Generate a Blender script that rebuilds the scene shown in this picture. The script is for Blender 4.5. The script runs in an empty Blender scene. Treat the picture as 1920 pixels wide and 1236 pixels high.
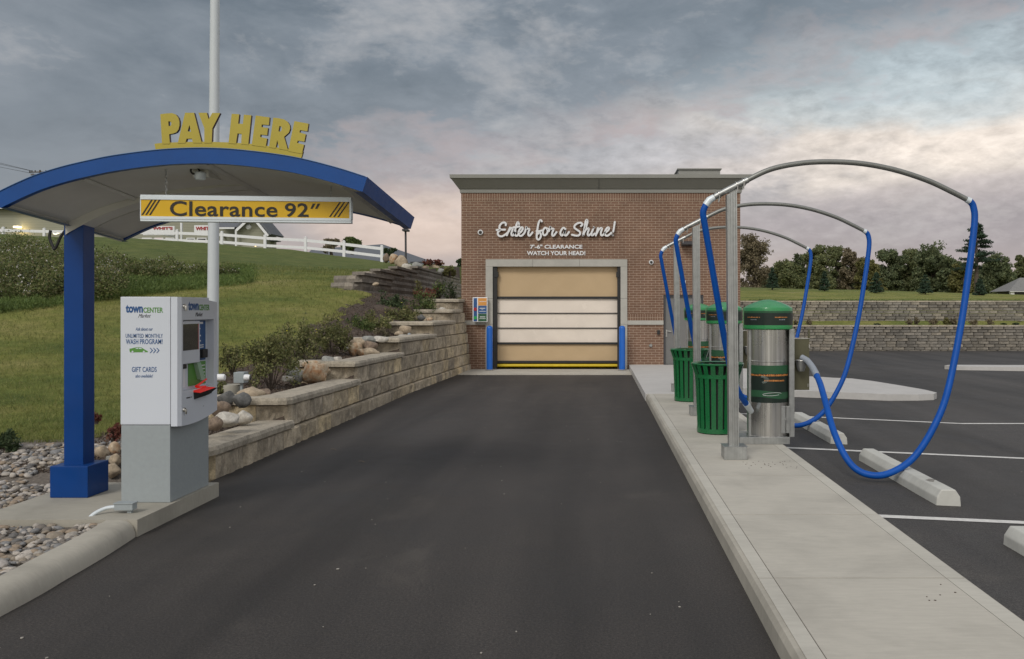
import bpy, bmesh, math, random
import numpy as np
from mathutils import Vector, Matrix
R = math.radians
sc = bpy.context.scene
col = sc.collection
rnd = random.Random(7)

# ------------------------------------------------------------------ camera
CAMZ, F, VX, VY = 1.68, 1600.0, 1120.0, 578.0
cd = bpy.data.cameras.new('camera'); cam = bpy.data.objects.new('camera', cd); col.objects.link(cam)
cam.location = (0, 0, CAMZ); cam.rotation_euler = (R(90), 0, 0)
cd.lens = 30.0; cd.sensor_width = 36.0; cd.sensor_fit = 'HORIZONTAL'
cd.shift_x = -160/1920; cd.shift_y = -40/1920
cd.clip_start = .1; cd.clip_end = 3000
sc.camera = cam

# ------------------------------------------------------------------ world: dusk sky with broken cloud
SUN_EL, SUN_AZ = 42.0, 205.0     # azimuth measured clockwise from +Y
w = bpy.data.worlds.new('World'); sc.world = w; w.use_nodes = True
nt = w.node_tree; nt.nodes.clear()
def nd(t, k, **kw):
    n = t.nodes.new(k)
    for a, b in kw.items(): setattr(n, a, b)
    return n
def lk(t, a, b): t.links.new(a, b)
def math_(t, op, a, b=None, c=None, clamp=False):
    n = nd(t, 'ShaderNodeMath', operation=op, use_clamp=clamp)
    for i, v in enumerate((a, b, c)):
        if v is None: continue
        if isinstance(v, (int, float)): n.inputs[i].default_value = v
        else: lk(t, v, n.inputs[i])
    return n.outputs[0]
def mixc(t, f, a, b, mode='MIX'):
    n = nd(t, 'ShaderNodeMix', data_type='RGBA', blend_type=mode)
    for s, v in ((n.inputs[0], f), (n.inputs[6], a), (n.inputs[7], b)):
        if isinstance(v, (int, float)): s.default_value = v
        elif isinstance(v, (tuple, list)): s.default_value = (*v[:3], 1)
        else: lk(t, v, s)
    return n.outputs[2]
def ramp(t, f, stops, interp='LINEAR'):
    n = nd(t, 'ShaderNodeValToRGB'); cr = n.color_ramp; cr.interpolation = interp
    while len(cr.elements) < len(stops): cr.elements.new(.5)
    for e, (p, c) in zip(cr.elements, stops):
        e.position = p; e.color = (c, c, c, 1) if isinstance(c, (int, float)) else (*c[:3], 1)
    lk(t, f, n.inputs[0]); return n.outputs[0]
def noise(t, vec, scale, detail=4, rough=.55, dist=0):
    n = nd(t, 'ShaderNodeTexNoise'); n.inputs['Scale'].default_value = scale
    n.inputs['Detail'].default_value = detail; n.inputs['Roughness'].default_value = rough
    n.inputs['Distortion'].default_value = dist
    if vec is not None: lk(t, vec, n.inputs['Vector'])
    return n.outputs['Fac']
def build_sky():
    t = nt
    tc = nd(t, 'ShaderNodeTexCoord')
    sky = nd(t, 'ShaderNodeTexSky', sky_type='NISHITA'); sky.sun_disc = False
    sky.sun_elevation = R(SUN_EL); sky.sun_rotation = R(SUN_AZ); sky.dust_density = 2.5; sky.air_density = 1.2
    sp = nd(t, 'ShaderNodeSeparateXYZ'); lk(t, tc.outputs['Generated'], sp.inputs[0])
    X, Y, Z = sp.outputs
    mp = nd(t, 'ShaderNodeMapping'); mp.inputs['Scale'].default_value = (1, 1, 2.3); mp.inputs['Rotation'].default_value = (0, R(24), 0)
    mp.inputs['Location'].default_value = (.55, 1.3, .2)
    lk(t, tc.outputs['Generated'], mp.inputs[0]); P = mp.outputs[0]
    n0 = noise(t, P, 2.1, 4, .5, .2)
    n1 = noise(t, P, 4.2, 10, .56, .35)
    n2 = noise(t, P, 11.0, 10, .60, .3)
    n3 = noise(t, P, 42.0, 6, .62, .2)
    def c_(n, k): return math_(t, 'MULTIPLY', math_(t, 'SUBTRACT', n, .5), k)
    def add(*a):
        r_ = a[0]
        for b in a[1:]: r_ = math_(t, 'ADD', r_, b)
        return r_
    az = math_(t, 'ARCTAN2', X, Y); el = math_(t, 'ARCSINE', Z)
    def blob(a0, e0, sa, se, soft=1.0):      # soft elliptical region of the sky, ragged by cloud noise
        a = math_(t, 'DIVIDE', math_(t, 'SUBTRACT', az, a0), sa); e = math_(t, 'DIVIDE', math_(t, 'SUBTRACT', el, e0), se)
        d2 = add(math_(t, 'MULTIPLY', a, a), math_(t, 'MULTIPLY', e, e), c_(n1, -2.2*soft), c_(n2, -1.0*soft))
        return ramp(t, d2, [(0, 1), (.35, .8), (1, 0)], 'EASE')
    # open sky, by elevation
    eln = math_(t, 'DIVIDE', add(el, c_(n1, .06)), .5, clamp=True)
    c = ramp(t, eln, [(0, (.50, .42, .40)), (.10, (.47, .40, .385)), (.25, (.42, .395, .40)), (.42, (.42, .43, .45)), (.62, (.33, .375, .41)), (.75, (.40, .45, .48)), (1, (.66, .70, .76))])
    # pale altocumulus to the right of centre
    c = mixc(t, blob(.40, .185, .50, .085), c, (.86, .76, .67))
    c = mixc(t, math_(t, 'MULTIPLY', blob(.02, .16, .28, .05), .7), c, (.56, .51, .50))
    c = mixc(t, math_(t, 'MULTIPLY', blob(.34, .255, .30, .07), .9), c, (.50, .58, .61))
    c = mixc(t, math_(t, 'MULTIPLY', blob(-.08, .19, .34, .05), .6), c, (.40, .42, .46))
    # warm glow low over the hill, left of the building
    c = mixc(t, math_(t, 'MULTIPLY', blob(-.20, .10, .16, .05, .4), .85), c, (.76, .60, .51))
    # mauve stratus low on the right
    c = mixc(t, math_(t, 'MULTIPLY', blob(.50, .095, .40, .06, .45), .85), c, (.37, .33, .345))
    # ripple texture
    f = math_(t, 'ADD', math_(t, 'MULTIPLY', n2, .55), math_(t, 'MULTIPLY', n3, .45))
    rip = ramp(t, f, [(.36, .76), (.5, 1.0), (.64, 1.26)])
    rip = mixc(t, ramp(t, el, [(.06, .25), (.16, 1)]), (1, 1, 1), rip)
    c = mixc(t, 1.0, c, rip, 'MULTIPLY')
    # dark bank: everything above an edge that climbs to the right
    edge = math_(t, 'MULTIPLY_ADD', az, .22, .222)
    d = add(el, math_(t, 'MULTIPLY', edge, -1.0), c_(n0, .10), c_(n1, .24), c_(n2, .16), c_(n3, .05))
    bank = ramp(t, math_(t, 'MULTIPLY_ADD', d, 4.0, .5), [(0, 0), (.3, .10), (.5, .45), (.68, .85), (1, 1)], 'EASE')
    dk = mixc(t, ramp(t, add(n1, c_(n2, .5)), [(.34, 0), (.66, 1)]), (.085, .115, .145), (.235, .265, .30))
    dk = mixc(t, ramp(t, az, [(-.62, .75), (-.38, 0)]), dk, (.185, .21, .24)) if False else dk
    bank = math_(t, 'MULTIPLY', bank, ramp(t, el, [(.50, 1), (.80, .25)]))
    c = mixc(t, math_(t, 'MULTIPLY', bank, .94), c, dk)
    # left part of the bank is thinner and paler
    lf = ramp(t, add(math_(t, 'MULTIPLY', az, -1.0), c_(n1, .5)), [(.28, 0), (.62, .55)])
    c = mixc(t, lf, c, (.26, .285, .315))
    # rosy edges
    rim = ramp(t, bank, [(.12, 0), (.42, 1), (.8, 0)])
    c = mixc(t, math_(t, 'MULTIPLY', rim, math_(t, 'MULTIPLY', ramp(t, n2, [(.4, .25), (.6, 1)]), .5)), c, (.46, .355, .34))
    # wispy highlights
    c = mixc(t, ramp(t, add(n1, c_(n3, .25)), [(.56, 0), (.72, .38)]), c, (.60, .57, .55))
    # afterglow behind the photographer
    back = ramp(t, math_(t, 'MULTIPLY', Y, -1.0), [(0, 0), (.9, 1)])
    c = mixc(t, back, c, (.90, .86, .82))
    c = mixc(t, ramp(t, math_(t, 'ADD', Z, .5), [(.485, 1), (.5, 0)]), c, (.16, .15, .14))
    c10 = mixc(t, 1.0, c, (10, 10, 10), 'MULTIPLY')
    fin = mixc(t, .94, sky.outputs[0], c10)
    bg = nd(t, 'ShaderNodeBackground'); bg.inputs[1].default_value = .1
    lk(t, fin, bg.inputs[0])
    out = nd(t, 'ShaderNodeOutputWorld'); lk(t, bg.outputs[0], out.inputs[0])
build_sky()
sd = bpy.data.lights.new('sun', 'SUN'); sun = bpy.data.objects.new('sun', sd); col.objects.link(sun)
sd.energy = 1.3; sd.angle = R(18); sd.color = (1, .96, .91)
_a, _e = R(SUN_AZ), R(SUN_EL)
sdir = Vector((math.sin(_a)*math.cos(_e), math.cos(_a)*math.cos(_e), math.sin(_e)))
sun.rotation_euler = sdir.to_track_quat('Z', 'Y').to_euler()
vs = sc.view_settings; vs.view_transform = 'Standard'; vs.look = 'None'; vs.exposure = 0.13; vs.gamma = 1.0; vs.use_curve_mapping = False

# ------------------------------------------------------------------ coordinate helpers (site survey from the picture)
def W(px, py, Y): return Vector(((px-VX)/F*Y, Y, CAMZ-(py-VY)/F*Y))
def G(px, py, h=0.0):
    Y = F*(CAMZ-h)/(py-VY); return Vector(((px-VX)/F*Y, Y, h))

# ------------------------------------------------------------------ materials
MATS = {}
def base_mat(name):
    m = bpy.data.materials.new(name); m.use_nodes = True; t = m.node_tree
    b = t.nodes['Principled BSDF']; MATS[name] = m
    return m, t, b
def s2l(c):
    return tuple(((v/255)/12.92 if v/255 <= .04045 else ((v/255+.055)/1.055)**2.4) for v in c)
def mat(name, c, rough=.6, metal=0, var=.12, vscale=6.0, bump=0, bscale=40, island=0, spec=.5, coat=0, emit=None, estr=0, alpha=1, streak=0):
    if name in MATS: return MATS[name]
    m, t, b = base_mat(name)
    tc = nd(t, 'ShaderNodeTexCoord'); P = tc.outputs['Object']
    v = noise(t, P, vscale, 5, .6)
    f = ramp(t, v, [(.25, 1-var), (.75, 1+var)])
    cc = mixc(t, 1.0, c, f, 'MULTIPLY')
    if island:
        g = nd(t, 'ShaderNodeNewGeometry')
        cc = mixc(t, 1.0, cc, ramp(t, g.outputs['Random Per Island'], [(0, 1-island), (1, 1+island)]), 'MULTIPLY')
    if streak:
        mp = nd(t, 'ShaderNodeMapping'); mp.inputs['Scale'].default_value = (9, 9, .12); lk(t, P, mp.inputs[0])
        s = noise(t, mp.outputs[0], 3.4, 3, .6)
        cc = mixc(t, 1.0, cc, ramp(t, s, [(.3, 1-streak), (.65, 1.0+streak*.3)]), 'MULTIPLY')
    lk(t, cc, b.inputs['Base Color'])
    rv = ramp(t, noise(t, P, vscale*2.3, 4), [(.3, max(0, rough-.07)), (.7, min(1, rough+.07))])
    lk(t, rv, b.inputs['Roughness'])
    b.inputs['Metallic'].default_value = metal
    b.inputs['Specular IOR Level'].default_value = spec
    b.inputs['Coat Weight'].default_value = coat
    if bump:
        bn = nd(t, 'ShaderNodeBump'); bn.inputs['Strength'].default_value = bump; bn.inputs['Distance'].default_value = .01
        lk(t, noise(t, P, bscale, 6, .65), bn.inputs['Height']); lk(t, bn.outputs[0], b.inputs['Normal'])
    if emit:
        b.inputs['Emission Color'].default_value = (*emit, 1); b.inputs['Emission Strength'].default_value = estr
    if alpha < 1: b.inputs['Alpha'].default_value = alpha
    return m

def m_asphalt(name, base, warm=1.0):
    m, t, b = base_mat(name)
    tc = nd(t, 'ShaderNodeTexCoord'); P = tc.outputs['Object']
    fine = noise(t, P, 160, 3, .7); mid = noise(t, P, 1.1, 6, .62, .4); big = noise(t, P, .22, 4, .5)
    c = mixc(t, 1, base, ramp(t, fine, [(.3, .55), (.5, 1), (.72, 1.7)]), 'MULTIPLY')
    c = mixc(t, 1, c, ramp(t, mid, [(.25, .82), (.5, 1), (.75, 1.22)]), 'MULTIPLY')
    c = mixc(t, 1, c, ramp(t, big, [(.3, .88), (.7, 1.16)]), 'MULTIPLY')
    # coarse aggregate, dusty patches, darker tyre-worn lanes along the travel direction, oil spots
    agg = noise(t, P, 70, 2, .6)
    c = mixc(t, 1, c, ramp(t, agg, [(.30, .6), (.5, 1), (.70, 1.55)]), 'MULTIPLY')
    st = noise(t, P, .55, 8, .7, 1.2)
    c = mixc(t, ramp(t, st, [(.58, 0), (.78, .28)]), c, (.13, .115, .095))
    mp = nd(t, 'ShaderNodeMapping'); mp.inputs['Scale'].default_value = (1.1, .09, 1); lk(t, P, mp.inputs[0])
    c = mixc(t, 1, c, ramp(t, noise(t, mp.outputs[0], 1.3, 4, .5, .3), [(.35, .66), (.55, 1.04), (.7, 1.25)]), 'MULTIPLY')
    oil = noise(t, P, 2.3, 3, .5)
    c = mixc(t, ramp(t, oil, [(.70, 0), (.76, .5)]), c, (.014, .013, .012))
    lk(t, c, b.inputs['Base Color'])
    lk(t, ramp(t, mid, [(.3, .62), (.7, .82)]), b.inputs['Roughness'])
    bn = nd(t, 'ShaderNodeBump'); bn.inputs['Strength'].default_value = .55; bn.inputs['Distance'].default_value = .006
    lk(t, noise(t, P, 130, 4, .75), bn.inputs['Height']); lk(t, bn.outputs[0], b.inputs['Normal'])
    return m
def m_concrete(name, base, stain=.25):
    m, t, b = base_mat(name)
    tc = nd(t, 'ShaderNodeTexCoord'); P = tc.outputs['Object']
    mp = nd(t, 'ShaderNodeMapping'); mp.inputs['Scale'].default_value = (.8, 5.5, 1); lk(t, P, mp.inputs[0])
    br = noise(t, mp.outputs[0], 7, 6, .7)               # broom finish
    mid = noise(t, P, 1.7, 7, .62, .3); sp = noise(t, P, 75, 3, .6)
    c = mixc(t, 1, base, ramp(t, br, [(.3, .93), (.7, 1.06)]), 'MULTIPLY')
    c = mixc(t, 1, c, ramp(t, mid, [(.25, 1-stain), (.55, 1.0), (.8, 1+stain*.35)]), 'MULTIPLY')
    c = mixc(t, ramp(t, sp, [(.7, 0), (.76, .35)]), c, tuple(v*.45 for v in base))
    lk(t, c, b.inputs['Base Color']); b.inputs['Roughness'].default_value = .85
    bn = nd(t, 'ShaderNodeBump'); bn.inputs['Strength'].default_value = .3; bn.inputs['Distance'].default_value = .004
    lk(t, noise(t, mp.outputs[0], 30, 6, .7), bn.inputs['Height']); lk(t, bn.outputs[0], b.inputs['Normal'])
    return m
def m_brick(name, soldier=False):
    m, t, b = base_mat(name)
    tc = nd(t, 'ShaderNodeTexCoord'); sp = nd(t, 'ShaderNodeSeparateXYZ'); lk(t, tc.outputs['Object'], sp.inputs[0])
    cb = nd(t, 'ShaderNodeCombineXYZ')
    h = math_(t, 'ADD', sp.outputs[0], sp.outputs[1])
    if soldier: lk(t, sp.outputs[2], cb.inputs[0]); lk(t, h, cb.inputs[1])
    else: lk(t, h, cb.inputs[0]); lk(t, sp.outputs[2], cb.inputs[1])
    bt = nd(t, 'ShaderNodeTexBrick'); lk(t, cb.outputs[0], bt.inputs['Vector'])
    bt.inputs['Scale'].default_value = 1; bt.inputs['Brick Width'].default_value = .2032 if not soldier else .2032
    bt.inputs['Row Height'].default_value = .0677; bt.inputs['Mortar Size'].default_value = .0058
    bt.inputs['Mortar Smooth'].default_value = .1; bt.inputs['Bias'].default_value = -.15
    if soldier: bt.offset = 0
    bt.inputs['Color1'].default_value = (.205, .114, .074, 1); bt.inputs['Color2'].default_value = (.135, .083, .060, 1)
    bt.inputs['Mortar'].default_value = (.40, .31, .23, 1)
    # two further brick tones picked out per brick
    bt2 = nd(t, 'ShaderNodeTexBrick'); lk(t, cb.outputs[0], bt2.inputs['Vector'])
    for k in ('Scale', 'Brick Width', 'Row Height', 'Mortar Size'): bt2.inputs[k].default_value = bt.inputs[k].default_value
    bt2.offset = bt.offset; bt2.squash = bt.squash; bt2.inputs['Bias'].default_value = .0
    bt2.inputs['Color1'].default_value = (.8, .8, .8, 1); bt2.inputs['Color2'].default_value = (1.25, 1.2, 1.15, 1); bt2.inputs['Mortar'].default_value = (1, 1, 1, 1)
    c = mixc(t, 1, bt.outputs[0], bt2.outputs[0], 'MULTIPLY')
    c = mixc(t, 1, c, ramp(t, noise(t, tc.outputs['Object'], .9, 7, .7), [(.3, .76), (.7, 1.2)]), 'MULTIPLY')
    c = mixc(t, 1, c, ramp(t, noise(t, tc.outputs['Object'], 60, 3, .6), [(.3, .85), (.7, 1.15)]), 'MULTIPLY')
    lk(t, c, b.inputs['Base Color']); b.inputs['Roughness'].default_value = .85
    bn = nd(t, 'ShaderNodeBump'); bn.inputs['Strength'].default_value = .6; bn.inputs['Distance'].default_value = .006; bn.invert = True
    lk(t, bt.outputs['Fac'], bn.inputs['Height']); lk(t, bn.outputs[0], b.inputs['Normal'])
    return m
def m_stone(name, base, warm, island=.22, stain=.5):
    """split-face blocks: each block its own tone, dark weather stains, pitted face"""
    m, t, b = base_mat(name)
    tc = nd(t, 'ShaderNodeTexCoord'); P = tc.outputs['Object']; g = nd(t, 'ShaderNodeNewGeometry'); ri = g.outputs['Random Per Island']
    c = mixc(t, ramp(t, ri, [(.0, 0), (.6, .25), (.9, .6), (1, 1)]), base, warm)
    rr = math_(t, 'FRACT', math_(t, 'MULTIPLY', ri, 7.31))
    c = mixc(t, 1, c, ramp(t, rr, [(0, 1-island), (1, 1+island)]), 'MULTIPLY')
    mp = nd(t, 'ShaderNodeMapping'); mp.inputs['Scale'].default_value = (1, 1, .55); lk(t, P, mp.inputs[0])
    s = noise(t, mp.outputs[0], 4.2, 8, .7, .6)
    c = mixc(t, ramp(t, s, [(.46, 0), (.62, stain)]), c, tuple(v*.42 for v in base))
    c = mixc(t, 1, c, ramp(t, noise(t, P, 9, 6, .7), [(.3, .74), (.5, 1), (.72, 1.2)]), 'MULTIPLY')
    c = mixc(t, 1, c, ramp(t, noise(t, P, 45, 5, .7), [(.28, .72), (.5, 1), (.75, 1.28)]), 'MULTIPLY')
    lk(t, c, b.inputs['Base Color']); b.inputs['Roughness'].default_value = .92
    bn = nd(t, 'ShaderNodeBump'); bn.inputs['Strength'].default_value = .8; bn.inputs['Distance'].default_value = .015
    lk(t, noise(t, P, 22, 8, .72), bn.inputs['Height']); lk(t, bn.outputs[0], b.inputs['Normal'])
    return m
def m_leaf(name, cols, trans=.25, rough=.6):
    m, t, b = base_mat(name)
    g = nd(t, 'ShaderNodeNewGeometry')
    n = len(cols); c = ramp(t, g.outputs['Random Per Island'], [(i/(n-1), s) for i, s in enumerate(cols)])
    tc = nd(t, 'ShaderNodeTexCoord')
    c = mixc(t, 1, c, ramp(t, noise(t, tc.outputs['Object'], 1.1, 3, .6), [(.3, .7), (.7, 1.3)]), 'MULTIPLY')
    lk(t, c, b.inputs['Base Color']); b.inputs['Roughness'].default_value = rough
    b.inputs['Specular IOR Level'].default_value = .25
    tr = nd(t, 'ShaderNodeBsdfTranslucent'); lk(t, c, tr.inputs[0])
    mx = nd(t, 'ShaderNodeMixShader'); mx.inputs[0].default_value = trans
    lk(t, b.outputs[0], mx.inputs[1]); lk(t, tr.outputs[0], mx.inputs[2])
    lk(t, mx.outputs[0], t.nodes['Material Output'].inputs[0])
    return m
def m_lawn(name):
    m, t, b = base_mat(name)
    tc = nd(t, 'ShaderNodeTexCoord'); P = tc.outputs['Object']
    mp = nd(t, 'ShaderNodeMapping'); mp.inputs['Scale'].default_value = (.5, .8, .6); mp.inputs['Rotation'].default_value = (0, 0, R(25)); lk(t, P, mp.inputs[0])
    a = noise(t, mp.outputs[0], .8, 6, .62, .3); bb = noise(t, P, 5, 6, .7); f = noise(t, P, 55, 4, .75)
    c = ramp(t, a, [(.28, (.095, .125, .034)), (.40, (.14, .168, .042)), (.52, (.205, .212, .058)), (.64, (.26, .245, .085)), (.78, (.30, .265, .13))])
    c = mixc(t, 1, c, ramp(t, bb, [(.28, .72), (.5, 1), (.72, 1.25)]), 'MULTIPLY')
    c = mixc(t, 1, c, ramp(t, f, [(.3, .55), (.5, 1), (.7, 1.5)]), 'MULTIPLY')
    # longer, greener rough grass high on the bank (real change of planting by position)
    sp = nd(t, 'ShaderNodeSeparateXYZ'); lk(t, P, sp.inputs[0])
    up = ramp(t, math_(t, 'ADD', math_(t, 'MULTIPLY', sp.outputs[2], .2), math_(t, 'MULTIPLY', a, .12)), [(.58, 0), (.68, 1)])
    c = mixc(t, math_(t, 'MULTIPLY', up, .75), c, mixc(t, ramp(t, noise(t, P, 1.6, 7, .75, .5), [(.35, 0), (.65, 1)]), (.045, .075, .024), mixc(t, f, (.095, .135, .040), (.165, .185, .065))))
    lk(t, c, b.inputs['Base Color']); b.inputs['Roughness'].default_value = .9; b.inputs['Specular IOR Level'].default_value = .15
    bn = nd(t, 'ShaderNodeBump'); bn.inputs['Strength'].default_value = .9; bn.inputs['Distance'].default_value = .05
    lk(t, noise(t, P, 28, 6, .8), bn.inputs['Height']); lk(t, bn.outputs[0], b.inputs['Normal'])
    return m
M = {}
M['asphalt'] = m_asphalt('asphalt', (.037, .0325, .029))
M['lot'] = m_asphalt('lot_asphalt', (.043, .0395, .0365))
M['walk'] = m_concrete('walk_concrete', (.46, .435, .375), .2)
M['strip'] = m_concrete('walk_strip_concrete', (.485, .465, .405), .16)
M['joint'] = mat('joint_dirt', (.13, .12, .10), .95)
M['walk2'] = m_concrete('walk_concrete_pale', (.49, .48, .46), .10)
M['kerb'] = m_concrete('kerb_concrete', (.42, .395, .335), .28)
M['island'] = m_concrete('island_concrete', (.36, .34, .285), .25)
M['limestone'] = m_concrete('limestone', (.42, .41, .37), .12)
M['brick'] = m_brick('brick'); M['soldier'] = m_brick('soldier_brick', True)
M['stone'] = m_stone('stone_block', (.40, .345, .265), (.56, .45, .27), .22, .72)
M['cap'] = m_stone('stone_cap', (.43, .385, .31), (.47, .41, .31), .10, .4)
M['stone_far'] = m_stone('stone_block_grey', (.21, .195, .17), (.27, .24, .19), .26, .35)
M['stone_dark'] = m_stone('stone_block_dark', (.24, .215, .185), (.29, .255, .21), .2, .4)
M['lawn'] = m_lawn('lawn')
M['mulch'] = mat('mulch', (.075, .055, .042), .95, var=.5, vscale=25, bump=1, bscale=60)
M['soil'] = mat('gravel_bed', (.14, .12, .10), .95, var=.5, vscale=40, bump=1, bscale=70)
M['blue'] = mat('blue_paint', (.001, .043, .20), .36, var=.10, vscale=3, bump=.04, bscale=8, spec=.3)
M['blue_fascia'] = mat('blue_fascia_paint', (.002, .060, .25), .36, var=.08, bump=.05, bscale=5, spec=.35)
M['bollard'] = mat('bollard_blue', (.010, .12, .50), .35, var=.06)
M['hose'] = mat('hose_blue', (.002, .075, .36), .5, var=.12, spec=.25)
M['soffit'] = mat('soffit_white', (.62, .61, .56), .75, var=.12, vscale=1.5, bump=.1, bscale=4)
M['yellow'] = mat('gold_paint', (.42, .34, .035), .45, var=.05, vscale=2)
M['yellow_edge'] = mat('letter_edge', (.07, .025, .02), .5)
M['sign_yellow'] = mat('sign_yellow', (.66, .40, .004), .42, var=.04)
M['alu'] = mat('sign_frame_alu', (.66, .72, .75), .35, metal=.1, var=.05)
M['ink'] = mat('black_ink', (.014, .012, .010), .5, var=.05)
M['black'] = mat('black_rubber', (.012, .012, .012), .55, var=.2)
M['kiosk'] = mat('kiosk_white', (.60, .64, .70), .38, var=.03, vscale=1.2, coat=.2)
M['kiosk_base'] = mat('kiosk_base_grey', (.30, .335, .345), .55, var=.05, vscale=30, bump=.08, bscale=200)
M['seam'] = mat('seam_dark', (.05, .05, .055), .6)
M['navy'] = mat('navy_print', (.02, .085, .24), .5, var=.02)
M['green_print'] = mat('green_print', (.09, .26, .045), .5, var=.02)
M['screen'] = mat('screen_glass', (.035, .036, .032), .08, var=.3, vscale=20, spec=.8)
M['steel'] = mat('brushed_steel', (.62, .61, .58), .30, metal=1, var=.02, vscale=1, streak=.42)  # vertical streaks in the colour imitate reflections on the steel
M['galv'] = mat('galvanised_steel', (.42, .43, .42), .42, metal=.85, var=.14, vscale=14, streak=.15)
M['pipe'] = mat('boom_pipe_steel', (.22, .225, .21), .4, metal=.5, var=.12, vscale=8)
M['olive'] = mat('olive_stand_in', (.12, .115, .07), .45, metal=.5, var=.15, vscale=3)  # olive colour stands in for surroundings mirrored in the stainless panel
M['vac_green'] = mat('vacuum_green', (.022, .26, .075), .33, var=.06, coat=.3)
M['bin_green'] = mat('bin_green', (.008, .125, .038), .30, var=.1, coat=.3)
M['decal'] = mat('decal_dark_green', (.010, .022, .016), .35, var=.1, vscale=4)
M['decal_mid'] = mat('decal_green', (.025, .10, .045), .35, var=.05)
M['orange'] = mat('orange_print', (.65, .25, .06), .5, var=.2, vscale=60)
M['cuff'] = mat('grey_rubber_cuff', (.26, .29, .33), .5, var=.1)
M['white'] = mat('white_paint', (.74, .75, .76), .5, var=.05)
M['line'] = mat('line_paint', (.62, .61, .58), .7, var=.2, vscale=18, bump=.3, bscale=120)
M['stop'] = m_concrete('stop_concrete', (.50, .50, .46), .22)
M['tan'] = mat('tan_vinyl', (.50, .365, .21), .6, var=.05, vscale=1.5, bump=.6, bscale=2.2)
M['clear'] = mat('clear_vinyl', (.76, .68, .59), .22, var=.07, vscale=1.4, bump=.25, bscale=2.0)  # pale base colour carries the sky's reflection in the clear sheet
M['guide'] = mat('door_guide', (.018, .018, .018), .5)
M['door_yellow'] = mat('door_edge_yellow', (.58, .42, .01), .5)
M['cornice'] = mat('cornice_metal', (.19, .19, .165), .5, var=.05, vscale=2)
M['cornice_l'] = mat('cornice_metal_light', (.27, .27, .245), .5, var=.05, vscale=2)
M['grey_door'] = mat('grey_door', (.16, .16, .155), .5, var=.04)
M['siding'] = mat('siding', (.27, .27, .21), .7, var=.05, vscale=1)
M['roof'] = mat('shingle_roof', (.12, .13, .145), .9, var=.25, vscale=12, bump=.5, bscale=30)
M['red'] = mat('red_print', (.35, .015, .02), .5)
M['red_lit'] = mat('red_lit_sign', (.6, .02, .01), .5, emit=(1, .03, .02), estr=.16)
M['lamp'] = mat('lamp_lit', (.9, .8, .6), .5, emit=(1, .85, .55), estr=2.2)
M['bark'] = mat('bark', (.09, .07, .055), .9, var=.3, vscale=20, bump=.8, bscale=30)
M['wood_pole'] = mat('pole_wood', (.10, .08, .065), .9)
M['pole_white'] = mat('pole_white', (.56, .60, .62), .4, var=.04, vscale=3)
M['orange_sign'] = mat('orange_sign', (.62, .28, .06), .5)

# ------------------------------------------------------------------ mesh helpers
def link_mesh(name, V, Fc, mats, parent=None, fm=None, smooth=False):
    me = bpy.data.meshes.new(name); me.from_pydata([tuple(v) for v in V], [], [tuple(f) for f in Fc])
    if not isinstance(mats, (list, tuple)): mats = [mats]
    for m_ in mats: me.materials.append(m_)
    if fm is not None: me.polygons.foreach_set('material_index', fm)
    if smooth: me.polygons.foreach_set('use_smooth', [True]*len(me.polygons))
    me.update()
    o = bpy.data.objects.new(name, me); col.objects.link(o)
    if parent is not None:
        o.parent = parent; o.location = -Vector(parent.location) if parent.get('_w', 0) else (0, 0, 0)
    return o
def np_mesh(name, V, quads, mat_, parent=None, fm=None, smooth=False, n=4):
    V = np.asarray(V, np.float32).reshape(-1, 3); Q = np.asarray(quads, np.int32).reshape(-1, n)
    me = bpy.data.meshes.new(name); me.vertices.add(len(V)); me.vertices.foreach_set('co', V.ravel())
    me.loops.add(Q.size); me.loops.foreach_set('vertex_index', Q.ravel())
    me.polygons.add(len(Q)); me.polygons.foreach_set('loop_start', np.arange(0, Q.size, n, dtype=np.int32))
    if not isinstance(mat_, (list, tuple)): mat_ = [mat_]
    for m_ in mat_: me.materials.append(m_)
    if fm is not None: me.polygons.foreach_set('material_index', np.asarray(fm, np.int32))
    if smooth: me.polygons.foreach_set('use_smooth', np.ones(len(Q), bool))
    me.update(calc_edges=True); me.validate()
    o = bpy.data.objects.new(name, me); col.objects.link(o)
    if parent is not None:
        o.parent = parent; o.location = -Vector(parent.location) if parent.get('_w', 0) else (0, 0, 0)
    return o
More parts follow.
